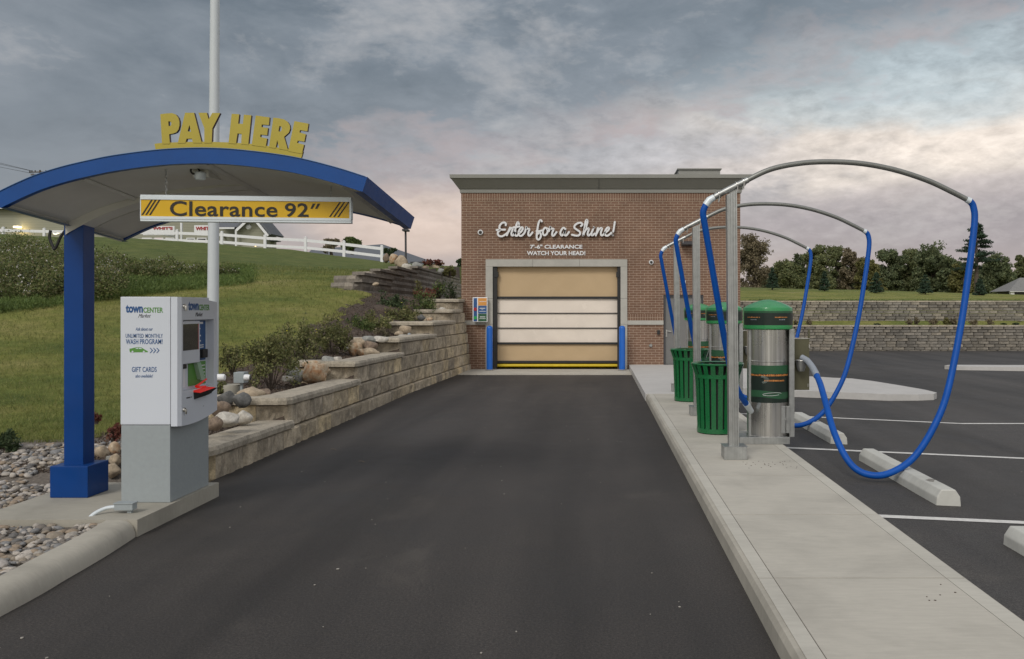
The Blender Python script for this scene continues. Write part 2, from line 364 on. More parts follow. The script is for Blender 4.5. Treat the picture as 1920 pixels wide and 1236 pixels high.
class MB:
    def __init__(s): s.v = []; s.f = []; s.m = []
    def add(s, V, Fc, mi=0):
        k = len(s.v); s.v += [tuple(p) for p in V]; s.f += [tuple(i+k for i in f) for f in Fc]; s.m += [mi]*len(Fc); return s
    def box(s, x0, x1, y0, y1, z0, z1, mi=0, bev=0):
        if bev:
            bm = bmesh.new(); bmesh.ops.create_cube(bm, size=1)
            for v in bm.verts: v.co = Vector(((x0+x1)/2+v.co.x*(x1-x0), (y0+y1)/2+v.co.y*(y1-y0), (z0+z1)/2+v.co.z*(z1-z0)))
            bmesh.ops.bevel(bm, geom=bm.edges[:], offset=bev, segments=2, affect='EDGES', profile=.7)
            bm.verts.ensure_lookup_table()
            s.add([v.co[:] for v in bm.verts], [[v.index for v in f.verts] for f in bm.faces], mi); bm.free(); return s
        V = [(x0,y0,z0),(x1,y0,z0),(x1,y1,z0),(x0,y1,z0),(x0,y0,z1),(x1,y0,z1),(x1,y1,z1),(x0,y1,z1)]
        return s.add(V, [(0,3,2,1),(4,5,6,7),(0,1,5,4),(1,2,6,5),(2,3,7,6),(3,0,4,7)], mi)
    def prism(s, poly, a, b, axis='y', mi=0):
        """poly of 2D points extruded from a to b; axis y: (x,z) points, axis z: (x,y) points, axis x: (y,z)"""
        n = len(poly)
        mk = {'y': lambda p, t: (p[0], t, p[1]), 'z': lambda p, t: (p[0], p[1], t), 'x': lambda p, t: (t, p[0], p[1])}[axis]
        V = [mk(p, a) for p in poly]+[mk(p, b) for p in poly]
        Fc = [tuple(range(n)), tuple(range(2*n-1, n-1, -1))]+[(i, i+n, (i+1) % n+n, (i+1) % n) for i in range(n)]
        return s.add(V, Fc, mi)
    def tube(s, pts, r, seg=12, mi=0, cap=True):
        pts = [Vector(p) for p in pts]; n = len(pts)
        rr = r if isinstance(r, (list, tuple)) else [r]*n
        V = []; Fc = []; up = None
        for i, p in enumerate(pts):
            d = (pts[min(i+1, n-1)]-pts[max(i-1, 0)]).normalized()
            if up is None:
                up = Vector((0, 0, 1)) if abs(d.z) < .9 else Vector((0, 1, 0))
            a = d.cross(up).normalized(); up = a.cross(d).normalized()
            for k in range(seg):
                th = 2*math.pi*k/seg; V.append(p+(a*math.cos(th)+up*math.sin(th))*rr[i])
        for i in range(n-1):
            for k in range(seg):
                k2 = (k+1) % seg; Fc.append((i*seg+k, i*seg+k2, (i+1)*seg+k2, (i+1)*seg+k))
        if cap: Fc.append(tuple(range(seg-1, -1, -1))); Fc.append(tuple((n-1)*seg+k for k in range(seg)))
        return s.add(V, Fc, mi)
    def lathe(s, prof, c, seg=32, mi=0, axis='z'):
        V = []; Fc = []; n = len(prof)
        for k in range(seg):
            th = 2*math.pi*k/seg
            for r, h in prof:
                if axis == 'z': V.append((c[0]+r*math.cos(th), c[1]+r*math.sin(th), c[2]+h))
                elif axis == 'y': V.append((c[0]+r*math.cos(th), c[1]+h, c[2]+r*math.sin(th)))
                else: V.append((c[0]+h, c[1]+r*math.cos(th), c[2]+r*math.sin(th)))
        for k in range(seg):
            k2 = (k+1) % seg
            for i in range(n-1): Fc.append((k*n+i, k2*n+i, k2*n+i+1, k*n+i+1))
        return s.add(V, Fc, mi)
    def build(s, name, mats, parent=None, smooth=False):
        o = link_mesh(name, s.v, s.f, mats, parent, s.m, smooth)
        bm = bmesh.new(); bm.from_mesh(o.data); bmesh.ops.recalc_face_normals(bm, faces=bm.faces[:])
        if smooth:
            for e in bm.edges:
                if len(e.link_faces) == 2 and e.calc_face_angle(0) > R(35): e.smooth = False
        bm.to_mesh(o.data); bm.free()
        return o
def build_each(mb, name, mats, parent=None, smooth=False):
    par = list(range(len(mb.v)))
    def find(a):
        while par[a] != a: par[a] = par[par[a]]; a = par[a]
        return a
    for f in mb.f:
        r0 = find(f[0])
        for i in f[1:]: par[find(i)] = r0
    grp = {}
    for f, m_ in zip(mb.f, mb.m): grp.setdefault(find(f[0]), []).append((f, m_))
    out = []
    for fs in grp.values():
        ids = sorted({i for f, _ in fs for i in f}); mp = {a: b for b, a in enumerate(ids)}
        k = MB(); k.v = [mb.v[i] for i in ids]; k.f = [tuple(mp[i] for i in f) for f, _ in fs]; k.m = [m_ for _, m_ in fs]
        out.append(k.build(name, mats, parent, smooth))
    return out
def tag(o, label=None, cat=None, group=None, kind=None):
    if label: o['label'] = label
    if cat: o['category'] = cat
    if group: o['group'] = group
    if kind: o['kind'] = kind
    return o
def thing(name, label, cat, loc=(0, 0, 0), group=None):
    o = bpy.data.objects.new(name, None); col.objects.link(o); o.location = loc; o.empty_display_size = .1
    o['_w'] = 1
    return tag(o, label, cat, group)
def copy_tree(o, parent=None):
    c = o.copy(); col.objects.link(c); c.parent = parent
    for ch in [x for x in list(o.children)]: copy_tree(ch, c)
    return c
def cat_rom(P, n=8):
    P = [Vector(p) for p in P]; out = []
    for i in range(len(P)-1):
        a, b, c, d = P[max(i-1, 0)], P[i], P[i+1], P[min(i+2, len(P)-1)]
        for k in range(n):
            t = k/n; out.append(.5*((2*b)+(c-a)*t+(2*a-5*b+4*c-d)*t*t+(3*b-a-3*c+d)*t**3))
    out.append(P[-1]); return out
def text_verts(s, bold=0, shear=0, spacing=1.0):
    cu = bpy.data.curves.new('t', 'FONT'); cu.body = s; cu.size = 1; cu.offset = bold; cu.shear = shear; cu.extrude = .01
    cu.space_character = spacing; cu.resolution_u = 4
    o = bpy.data.objects.new('t', cu); col.objects.link(o)
    dg = bpy.context.evaluated_depsgraph_get(); me = bpy.data.meshes.new_from_object(o.evaluated_get(dg))
    V = [v.co.copy() for v in me.vertices]; Fc = [tuple(p.vertices) for p in me.polygons]
    bpy.data.objects.remove(o); bpy.data.curves.remove(cu); bpy.data.meshes.remove(me)
    return V, Fc
def text_fit(name, s, org, U, Vv, u0, u1, v0, v1, depth, mat_, parent=None, bold=0, shear=0, spacing=1.0):
    """writing s as raised letters filling the rectangle u0..u1 x v0..v1 of the plane org + u*U + v*Vv"""
    V, Fc = text_verts(s, bold, shear, spacing)
    xs = [v.x for v in V]; ys = [v.y for v in V]
    x0, x1, y0, y1 = min(xs), max(xs), min(ys), max(ys); N = U.cross(Vv)
    out = [org+U*(u0+(v.x-x0)/(x1-x0)*(u1-u0))+Vv*(v0+(v.y-y0)/(y1-y0)*(v1-v0))+N*(depth if v.z > 0 else -.001) for v in V]
    return link_mesh(name, out, Fc, mat_, parent)
UX, UY, UZ = Vector((1, 0, 0)), Vector((0, 1, 0)), Vector((0, 0, 1))
def snoise(x, y, s=1.0, seed=0):
    x = np.asarray(x, float)*s+seed*7.3; y = np.asarray(y, float)*s+seed*3.1
    return (np.sin(x*1.7+np.sin(y*1.3)*1.6)+np.sin(y*2.3+np.sin(x*1.1+1)*1.4)+.5*np.sin(x*4.1+y*3.3)+.35*np.sin(y*7.1-x*5.3))/2.85
def grid(xs, ys, zf): pass

# ------------------------------------------------------------------ terrain functions
def sst(a, b, x):
    t = np.clip((x-a)/(b-a), 0, 1); return t*t*(3-2*t)
PY = [0, 7.6, 9, 10, 12, 14, 16, 18, 20, 22, 26, 30, 34, 40, 46, 52, 57, 70, 130]
PZ = [.07, .07, .12, .2, .47, .82, 1.22, 1.64, 2.04, 2.4, 2.9, 3.22, 3.5, 3.95, 4.3, 4.55, 4.7, 4.8, 4.9]
def hill(x, y):
    p = np.interp(y, PY, PZ)
    k = np.interp(x, [-75, -43, -29.5, -19.8, -14.4, -7, -3], [1.5, 1.4, 1.31, 1.17, 1.0, .9, .88])-1
    k = np.where(k > 0, k*sst(10, 50, y), k*sst(9, 16, y))
    return p*(1+k)
STEPS = [8.25, 10.4, 13.4, 16.5, 19.5, 21.8, 22.8]          # start of each course of the stepped wall
def zb(Y): return .16+.08*np.clip((23.4-np.asarray(Y, float))/15, 0, 1.05)**2
def bedlevel(y): return np.interp(y, [7.8, 8.3, 10.47, 10.64, 13.47, 13.64, 16.57, 16.74, 19.57, 19.74, 21.87, 22.04, 22.87, 23.04, 24, 30], [.10, .27, .26, .53, .51, .79, .77, 1.05, 1.04, 1.32, 1.31, 1.60, 1.60, 1.86, 1.9, 1.95])
def xw(y): return np.interp(y, [21.5, 22.3, 45, 60], [-6.25, -6.3, -7.2, -7.8])      # line of the upper dark wall
def height(x, y):
    x = np.asarray(x, float); y = np.asarray(y, float)
    h = hill(x, y); b = bedlevel(y)
    t = sst(4.3, 6.3, -x)
    z = b*(1-t)+h*t
    z = np.where(y < 7.9, .07, z)
    low = np.interp(y, [22, 26, 30, 45, 80], [2.15, 2.05, 1.7, 1.3, 1.2])
    low = b*(1-t)+low*t
    z = np.where((y > 22.0) & (x > xw(y)-.3), np.minimum(z, low), z)
    z = z+snoise(x, y, .8, 1)*.03*sst(9, 13, y)+snoise(x, y, .23, 4)*.10*sst(16, 28, y)*sst(7, 12, -x)
    return z
def lotz(x): return -.045*np.clip(np.asarray(x, float)-2.2, 0, 3.6)

# ------------------------------------------------------------------ setting: ground sheets
o = link_mesh('ground', [(-900, -300, -.45), (900, -300, -.45), (900, 1500, -.45), (-900, 1500, -.45)], [(0, 1, 2, 3)], M['lawn']); tag(o, kind='structure')
o = link_mesh('driveway', [(-3.6, -12, 0), (1.0, -12, 0), (1.0, 22.2, 0), (-3.75, 22.2, 0), (-3.75, 7.5, 0)], [(0, 1, 2, 3, 4)], M['asphalt']); tag(o, kind='structure')
xs = np.concatenate([np.array([2.0, 2.2, 3, 4, 5, 5.8, 8, 12, 20, 40, 90])]); ys = np.array([-12, 0, 6, 12, 18, 24, 30, 37.2])
V = [(x, y, float(lotz(x))) for y in ys for x in xs]; nx = len(xs)
Q = [(j*nx+i, j*nx+i+1, (j+1)*nx+i+1, (j+1)*nx+i) for j in range(len(ys)-1) for i in range(nx-1)]
o = link_mesh('parking_lot', V, Q, M['lot']); tag(o, kind='structure')

# left hillside: lawn, planting bed, gravel bed
NU, NV = 190, 300
u = np.linspace(0, 1, NU); yv = np.concatenate([np.linspace(2.0, 30, 200), 30+np.linspace(0, 1, 101)[1:]**1.6*110])
NV = len(yv)
xe = np.where(yv < 6.3, -3.46, np.where(yv < 7.9, -3.9, -3.86))
XX = xe[:, None]-(u[None, :]**2)*72; YY = np.repeat(yv[:, None], NU, 1)
ZZ = height(XX, YY)
V = np.stack([XX, YY, ZZ], -1).reshape(-1, 3)
ii, jj = np.meshgrid(np.arange(NU-1), np.arange(NV-1)); a = (jj*NU+ii).ravel()
Q = np.stack([a, a+NU, a+NU+1, a+1], 1)
cx = V[Q].mean(1)
bx = -5.75+snoise(cx[:, 0], cx[:, 1], 1.3, 2)*.25
fm = np.zeros(len(Q), int)
fm[(cx[:, 0] > bx) & (cx[:, 1] > 8.2)] = 1
fm[(cx[:, 1] > 22) & (cx[:, 0] > xw(cx[:, 1])-.3)] = 1
fm[(cx[:, 1] < 9.7+snoise(cx[:, 0], cx[:, 1], 1.0, 5)*.15) & ~((cx[:, 0] > -4.9) & (cx[:, 1] > 8.2))] = 2
o = np_mesh('hillside', V, Q, [M['lawn'], M['mulch'], M['soil']], fm=fm, smooth=True); tag(o, kind='structure')

# far right terraces: grass strip and berm
def quad_sheet(name, X, Y, Zf, m_, smooth=True):
    XX, YY = np.meshgrid(X, Y); ZZ = Zf(XX, YY); V = np.stack([XX, YY, ZZ], -1).reshape(-1, 3)
    n = len(X); ii, jj = np.meshgrid(np.arange(n-1), np.arange(len(Y)-1)); a = (jj*n+ii).ravel()
    o = np_mesh(name, V, np.stack([a, a+1, a+n+1, a+n], 1), m_, smooth=smooth); return tag(o, kind='structure')
quad_sheet('grass_strip', np.linspace(-4, 70, 90), np.linspace(36.95, 39.1, 8), lambda x, y: .88+(y-36.95)*.11+snoise(x, y, 1.1)*.025, M['lawn'])
def berm(x, y):
    crest = np.interp(x, [-10, 10.5, 30, 60], [3.25, 3.18, 2.62, 2.3])
    return np.interp(y, [39, 60], [0, 1])*(crest-1.95)+1.95+snoise(x, y, .3, 3)*.05*sst(41, 50, y)-np.clip(y-60, 0, 300)*.004
quad_sheet('grass_berm', np.linspace(-9, 110, 120), np.concatenate([np.linspace(39.2, 64, 40), np.linspace(66, 260, 30)]), berm, M['lawn'])

# sidewalk: kerb body + panels split by tooled joints
def slab(name, poly, z0, z1, mats, joints=None):
    mb = MB(); mb.prism(poly, z0, z1, 'z'); o = mb.build(name, mats); return tag(o, kind='structure')
KX0, KX1, KH = .87, 2.14, .13
mb = MB()
prof = [(KX0, -.2), (KX0+.012, .09), (KX0+.03, .122), (KX0+.055, KH-.004), (KX1-.03, KH-.004), (KX1, .11), (KX1+.01, -.2)]
mb.prism(prof, -2, 15.45, 'y')
o = mb.build('sidewalk', M['kerb']); tag(o, kind='structure')
# panels lie 4 mm over the body, leaving the narrow joints open
mb = MB(); jy = [-1.2, .35, 1.9, 3.4, 4.9, 6.4, 7.9, 9.4, 10.9, 12.4, 13.9, 15.45]
for a, b in zip(jy, jy[1:]):
    mb.box(1.015, 2.0, a+.005, b-.005, KH-.003, KH+.001, 0); 
    mb.box(KX0+.056, 1.010, a+.005, b-.005, KH-.003, KH+.0005, 1)
    mb.box(2.005, KX1-.031, a+.005, b-.005, KH-.003, KH+.0005, 1)
o = mb.build('sidewalk_panels', [M['walk'], M['strip']]); tag(o, kind='structure')
mb = MB()
for b in jy[1:-1]: mb.box(KX0+.056, KX1-.031, b-.005, b+.005, KH-.004, KH-.0015)
mb.box(1.0102, 1.0148, -1.2, 15.44, KH-.0041, KH-.0022); mb.box(2.0002, 2.0048, -1.2, 15.44, KH-.0041, KH-.0022)
o = mb.build('sidewalk_joints', M['joint']); tag(o, kind='structure')
slab('walkway', [(KX0, 15.46), (2.14, 15.46), (2.14, 23.39), (KX0, 23.39)], -.25, KH, M['walk2'])
isl = [(2.145, 16.8), (6.4, 17.0), (6.75, 17.12), (6.92, 17.4), (6.92, 18.0), (6.75, 19.0), (6.5, 20.2), (6.2, 20.8), (5.6, 21.1), (4.7, 21.2), (4.5, 21.5), (4.5, 23.39), (2.145, 23.39)]
_bm = bmesh.new(); _f = _bm.faces.new([_bm.verts.new((x, y, 0)) for x, y in isl])
for _x in (3.0, 4.0, 5.0, 5.8): bmesh.ops.bisect_plane(_bm, geom=_bm.verts[:]+_bm.edges[:]+_bm.faces[:], plane_co=(_x, 0, 0), plane_no=(1, 0, 0))
_e = bmesh.ops.extrude_face_region(_bm, geom=_bm.faces[:]); _top = [v for v in _e['geom'] if isinstance(v, bmesh.types.BMVert)]
for v in _bm.verts: v.co.z = -.3
for v in _top: v.co.z = KH+float(lotz(v.co.x))-.008*(v.co.x > 6.3)
bmesh.ops.recalc_face_normals(_bm, faces=_bm.faces[:])
_me = bpy.data.meshes.new('walkway_island'); _bm.to_mesh(_me); _bm.free(); _me.materials.append(M['walk2'])
_o = bpy.data.objects.new('walkway_island', _me); col.objects.link(_o); tag(_o, kind='structure')
slab('apron_slab', [(-3.5, 21.45), (.865, 21.45), (.865, 23.39), (-3.5, 23.39)], -.1, .012, M['walk'])
slab('kiosk_island', [(-4.62, 6.27), (-3.38, 6.27), (-3.38, 7.62), (-4.62, 7.62)], -.1, .125, M['island'])
# front-left roll kerb
mb = MB(); kp = [(-3.25, 2.0), (-3.25, 4.6), (-3.29, 5.3), (-3.33, 5.8), (-3.39, 6.262)]
pr = [(0.0, -.05), (.0, .03), (-.02, .085), (-.06, .118), (-.11, .126), (-.21, .126), (-.215, -.05)]
V = []; Fc = []
kp2 = [tuple(v)[:2] for v in cat_rom([(a, b, 0) for a, b in kp], 6)]
for (x, y) in kp2:
    for (dx, z) in pr: V.append((x+dx, y, z))
n = len(pr)
for i in range(len(kp2)-1):
    for k in range(n-1): Fc.append((i*n+k, i*n+k+1, (i+1)*n+k+1, (i+1)*n+k))
Fc.append(tuple(range(n))); Fc.append(tuple((len(kp2)-1)*n+k for k in range(n)))
mb.add(V, Fc); o = mb.build('kerb', M['kerb'], smooth=True); tag(o, kind='structure')
# long thin island far right in the lot
slab('lot_island', [(10.5, 25.8), (10.7, 25.4), (14, 24.6), (34, 23.4), (34, 25.4), (14, 25.9), (10.8, 26.1)], -.3, -.05, M['walk2'])
# parking lines
def line(y0, x0, x1, w_=.1):
    mb = MB(); n = 8; V = []; Fc = []
    for i in range(n+1):
        x = x0+(x1-x0)*i/n; z = float(lotz(x))+.004; V += [(x, y0-w_/2, z), (x, y0+w_/2, z)]
    for i in range(n): Fc.append((2*i, 2*i+2, 2*i+3, 2*i+1))
    mb.add(V, Fc); o = mb.build('parking_line', M['line']); tag(o, kind='structure')
# lines break where the lot's gradient breaks (x = 2.2 and 5.8)
for y0, xa in ((6.9, 2.16), (10.28, 2.16), (13.6, 2.16), (3.5, 2.16)):
    line(y0, xa, 2.2); line(y0, 2.2, 5.8); line(y0, 5.8, 14)

# ------------------------------------------------------------------ stone block work
def block(mb, p0, p1, z0, z1, depth, seed, rough=.014, nx=6, nz=4, mi=0):
    """one split-face block, its face from p0 to p1 (plan points); face normal = right-hand side of p0->p1"""
    r = np.random.RandomState(seed); p0 = np.array(p0, float); p1 = np.array(p1, float); L = np.linalg.norm(p1-p0); d = (p1-p0)/L
    nrm = np.array([d[1], -d[0]]); g = .004
    V = []; Fc = []
    U_ = np.linspace(0, 1, nx+1); Z_ = np.linspace(0, 1, nz+1)
    disp = r.uniform(-rough, rough, (nz+1, nx+1))+.012
    disp[:, 0] = disp[:, -1] = -.006; disp[0, :] = disp[-1, :] = -.022
    for j in range(nz+1):
        for i in range(nx+1):
            p = p0+d*(g+U_[i]*(L-2*g))+nrm*disp[j, i]; zz_ = [0, .06, .28, .55, .94, 1][j] if nz == 5 else Z_[j]; V.append((p[0], p[1], z0+g*1.2+zz_*(z1-z0-2.4*g)))
    w_ = nx+1
    for j in range(nz):
        for i in range(nx): Fc.append((j*w_+i, j*w_+i+1, (j+1)*w_+i+1, (j+1)*w_+i))
    k = len(V)
    q0, q1 = p0-nrm*depth+d*g, p1-nrm*depth-d*g
    V += [(q0[0], q0[1], z0), (q1[0], q1[1], z0), (q1[0], q1[1], z1), (q0[0], q0[1], z1)]
    bl, br, tl, tr = 0, nx, nz*w_, nz*w_+nx
    Fc += [tuple([k+1, k, k+3, k+2]), tuple([k]+[j*w_ for j in range(nz+1)][::1]+[k+3])]
    Fc += [tuple([k+2]+[j*w_+nx for j in range(nz, -1, -1)]+[k+1]), tuple([k+3]+[nz*w_+i for i in range(nx+1)]+[k+2]), tuple([k+1]+[i for i in range(nx, -1, -1)]+[k])]
    mb.add(V, Fc, mi)
def run_blocks(mb, pts, z0f, z1f, depth, seed, lmin=.36, lmax=.62, **kw):
    """lay blocks along a plan polyline"""
    r = random.Random(seed); P = [Vector((p[0], p[1], 0)) for p in pts]
    cum = [0]
    for a, b in zip(P, P[1:]): cum.append(cum[-1]+(b-a).length)
    def at(s):
        for i in range(len(P)-1):
            if s <= cum[i+1] or i == len(P)-2:
                t = (s-cum[i])/(cum[i+1]-cum[i]); return P[i].lerp(P[i+1], min(t, 1))
    s = 0; k = 0
    while s < cum[-1]-.01:
        e = min(s+r.uniform(lmin, lmax), cum[-1])
        if cum[-1]-e < .2: e = cum[-1]
        for c in cum[1:-1]:
            if s+.08 < c < e-.02 or (abs(c-e) < .15 and c > s+.1): e = c
        a, b = at(s), at(e); mid = at((s+e)/2)
        block(mb, (a.x, a.y), (b.x, b.y), z0f(mid), z1f(mid), depth, seed*1000+k, **kw); s = e; k += 1

# stepped retaining wall along the drive
wall = thing('retaining_wall', 'long stepped tan stone block wall with cap stones beside the driveway', 'retaining wall', (-3.75, 8.3, 0))
def wallx(Y, c): return float(np.interp(Y, [8, 17, 23.4], [-3.76, -3.72, -3.46]))-.035*c
CH = .28
for c in range(7):
    ys_ = STEPS[c]; mb = MB()
    end = [(-.95 if c else -.45), 0]
    x0 = wallx(ys_, c)
    pts = [(x0-(1.0 if c else .5), ys_+.02)]
    # return end face towards the camera, rounded corner, then along the drive
    for k in range(0, 4):
        th = math.pi/2*k/3; pts.append((x0-.16+.16*math.sin(th), ys_+.16-.16*math.cos(th)))
    yy = ys_+.16
    while yy < 23.35-.6: yy += 1.2; pts.append((wallx(min(yy, 23.38), c), min(yy, 23.38)))
    if pts[-1][1] < 23.37: pts.append((wallx(23.38, c), 23.38))
    # z of course c: top line = zb + c*CH
    z1 = lambda m_, c=c: float(zb(m_.y))+c*CH
    z0 = lambda m_, c=c: (float(zb(m_.y))+(c-1)*CH if c else -.1)
    run_blocks(mb, pts, z0, z1, .26, 11+c, lmin=.46, lmax=.8, nx=9, nz=5)
    mb.build('block_course', M['stone'], wall)
    # the run of cap stones on the exposed part of this course
    ye = STEPS[c+1]+.05 if c < 6 else 23.38
    capw = .42; mb = MB(); r_ = random.Random(50+c)
    inn, out_ = [], []
    ys2 = list(np.arange(ys_+.2, ye, .33))+[ye]
    xl = x0-(.98 if c else .48)
    def cz(y): return float(zb(y))+c*CH
    # end return
    segs = [((xl, ys_-.035), (xl, ys_+.38)), ((x0-.10, ys_-.035), (x0-.28, ys_+.38)), ((x0+.0, ys_-.01), (x0-.33, ys_+.39)), ((x0+.035, ys_+.10), (x0-.36, ys_+.41))]
    for y in ys2:
        if y > ys_+.42: segs.append(((wallx(y, c)+.035+r_.uniform(-.014, .012), y), (wallx(y, c)+.035-capw, y)))
    k = 0
    V = []; Fc = []
    for (a, b) in segs:
        z = cz(a[1])+.004
        V += [(a[0], a[1], z), (a[0]+.006, a[1]-.004, z+.05), (a[0]-.012, a[1]+.006, z+.085), (b[0], b[1], z+.088), (b[0], b[1], z)]
    for i in range(len(segs)-1):
        for q in range(4): Fc.append((i*5+q, i*5+q+1, (i+1)*5+q+1, (i+1)*5+q))
        Fc.append((i*5+4, i*5, (i+1)*5, (i+1)*5+4))
    Fc.append((0, 1, 2, 3, 4)); kk = (len(segs)-1)*5; Fc.append((kk+4, kk+3, kk+2, kk+1, kk))
    mb.add(V, Fc); mb.build('cap_stone', M['cap'], wall)

# dark upper retaining wall beside the building
uw = thing('hillside_retaining_wall', 'dark weathered block wall climbing the slope left of the brick building', 'retaining wall', (-6.3, 22.3, 2))
tops = [(22.3, 2.42), (24.3, 2.62), (26.3, 2.78), (28.8, 2.95), (33.8, 3.16), (45, 3.0)]
def topz(y): return float(np.interp(y, [t_[0] for t_ in tops], [t_[1] for t_ in tops]))
for k in range(8):
    zt = 3.16-.2*k; zl = zt-.2
    ys0 = 22.3
    for yq in np.arange(22.3, 34, .1):
        if topz(yq) >= zt-.1: ys0 = yq; break
    else: ys0 = 33.5
    mb = MB(); xo = .03*k
    pts = [(float(xw(ys0))-.9+xo, ys0-.02+.35), (float(xw(ys0))-.2+xo, ys0-.02)]+[(float(xw(y_))+xo, y_) for y_ in np.arange(ys0+.25, 46, 2.2)]
    run_blocks(mb, pts, lambda m_: zl, lambda m_: zt, .22, 80+k, lmin=.4, lmax=.5, nx=3, nz=2)
    mb.build('block_course', M['stone_dark'], uw)
    if k < 5:
        mb = MB(); ye = ys0+4.5 if k else 45
        pts2 = [(float(xw(y_))+xo+.03, y_) for y_ in np.arange(ys0, ye, .8)]
        for (a, b) in zip(pts2, pts2[1:]): 
            r_ = rnd.uniform(0, .015)
            mb.add([(a[0], a[1]+.01, zt+.002), (b[0], b[1]-.01, zt+.002), (b[0]-.3, b[1]-.01, zt+.002), (a[0]-.3, a[1]+.01, zt+.002), (a[0], a[1]+.01, zt+.07+r_), (b[0], b[1]-.01, zt+.07+r_), (b[0]-.3, b[1]-.01, zt+.07), (a[0]-.3, a[1]+.01, zt+.07)],
                   [(0,3,2,1),(4,5,6,7),(0,1,5,4),(1,2,6,5),(2,3,7,6),(3,0,4,7)])
        mb.build('cap_stone', M['stone_dark'], uw)

# right hand terraced walls
for (Yw, zlo, zhi, lab, nm, sd_) in ((36.8, -.25, .94, 'lower grey block wall along the far edge of the parking lot', 'terrace_wall', 200), (39.0, 1.05, 2.02, 'upper grey block wall above the grass strip, behind the lower wall', 'terrace_wall', 300)):
    t_ = thing(nm, lab, 'retaining wall', (5, Yw, zlo), 'terraced block walls beyond the parking lot')
    nc = 9 if sd_ == 200 else 7; chh = (zhi-.06-zlo)/nc
    for k in range(nc):
        mb = MB(); x = -4.0+(k % 2)*.2; r_ = random.Random(sd_+k); kk = 0
        while x < 42:
            L = r_.choice([.3, .42, .45, .5]); dy = r_.uniform(-.02, .02); z0_ = zlo+k*chh; z1_ = z0_+chh
            zz = (z1_-z0_)*.12
            yb = Yw+dy+.02*k
            V = [(x+.008, yb+.03, z0_+.006), (x+L-.008, yb+.03, z0_+.006), (x+L-.008, yb+.03, z1_-.006), (x+.008, yb+.03, z1_-.006),
                 (x+.04, yb-.012, z0_+zz), (x+L-.04, yb-.012-r_.uniform(0, .02), z0_+zz), (x+L-.04, yb-.01, z1_-zz), (x+.04, yb-.012-r_.uniform(0, .02), z1_-zz),
                 (x+.008, yb+.3, z0_+.006), (x+L-.008, yb+.3, z0_+.006), (x+L-.008, yb+.3, z1_-.006), (x+.008, yb+.3, z1_-.006)]
            mb.add(V, [(4,5,6,7),(0,1,5,4),(1,2,6,5),(2,3,7,6),(3,0,4,7),(3,2,10,11),(1,9,10,2),(0,3,11,8),(0,8,9,1)])
            x += L; kk += 1
        mb.build('block_course', M['stone_far'], t_)
    mb = MB(); x = -4.0; r_ = random.Random(sd_)
    while x < 42:
        mb.box(x+.004, x+.596, Yw+.12, Yw+.5, zhi-.058, zhi+r_.uniform(0, .006)); x += .6
    mb.build('cap_stone', M['cap'], t_)

# ------------------------------------------------------------------ wash building
BY = 23.4
def bx_(px): return (px-VX)/F*BY
def bz_(py): return CAMZ-(py-VY)/F*BY
bld = thing('car_wash_building', 'brown brick car wash building with grey cornice and a tan roll-up door', 'building', (0, BY, 0))
XL, XR, BD = bx_(865), bx_(1388), 11.0
ZT = bz_(362)
dx0, dx1, dz1 = bx_(911), bx_(1176), bz_(486.5)      # stone surround outer
ix0, ix1, iz1 = bx_(924), bx_(1163.5), bz_(500)
sx0, sx1, sz0, sz1 = bx_(1244), bx_(1319), KH+.002, bz_(553)
sol0 = bz_(377)
bandz0, bandz1 = bz_(609), bz_(601)
mb = MB()
def wp(x0, x1, z0, z1, mi=0): mb.box(x0, x1, BY, BY+.3, z0, z1, mi)
Zb = -.2
wp(XL, dx0, Zb, bandz0); wp(XL, dx0, bandz1, sol0)
wp(dx0, dx1, dz1, sol0)
wp(dx1, sx0, Zb, bandz0); wp(dx1, sx0, bandz1+.18, sol0)
wp(sx0, sx1, sz1, sol0)
wp(sx1, XR, Zb, sol0)
mb.box(XL, XL+.3, BY+.3, BY+BD, Zb, ZT); mb.box(XR-.3, XR, BY+.3, BY+BD, Zb, ZT); mb.box(XL+.3, XR-.3, BY+BD-.3, BY+BD, Zb, ZT)
mb.build('brick_wall', M['brick'], bld)
mb = MB(); mb.box(XL-.004, XR+.004, BY-.006, BY+.3, sol0, ZT); mb.box(dx1, sx0, BY-.004, BY+.3, bandz1, bandz1+.18)
mb.build('soldier_course', M['soldier'], bld)
mb = MB(); mb.box(XL-.02, dx0, BY-.03, BY+.28, bandz0+.001, bandz1-.001); mb.box(dx1, sx0-.002, BY-.03, BY+.28, bandz0+.001, bandz1-.001)
build_each(mb, 'stone_band', M['limestone'], bld)
# cornice: profile swept on front and both sides
cz0, cz1, cz2, cz3 = ZT, bz_(355.5), bz_(336.5), bz_(330)
pf = [(.03, cz0), (.045, cz1-.004), (.03, cz1), (.06, cz1+.01), (.24, cz2-.02), (.27, cz2), (.28, cz3), (.0, cz3+.01)]
def corn(pfl, nm, m_):
    mb = MB(); n = len(pfl); V = []; Fc = []
    for (sxn, syn, X, Y) in ((-1, 0, XL, BY+BD), (-1, -1, XL, BY), (1, -1, XR, BY), (1, 0, XR, BY+BD)):
        for (o_, z) in pfl: V.append((X+sxn*o_, Y+syn*o_, z))
    for i in range(3):
        for k in range(n-1): Fc.append((i*n+k, (i+1)*n+k, (i+1)*n+k+1, i*n+k+1))
    mb.add(V, Fc); return mb.build(nm, m_, bld)
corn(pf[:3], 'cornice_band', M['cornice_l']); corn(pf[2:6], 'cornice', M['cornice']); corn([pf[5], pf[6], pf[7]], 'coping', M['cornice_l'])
mb = MB(); mb.box(XL, XR, BY, BY+BD, cz2-.3, cz3-.03); mb.build('roof', M['roof'], bld)
mb = MB()
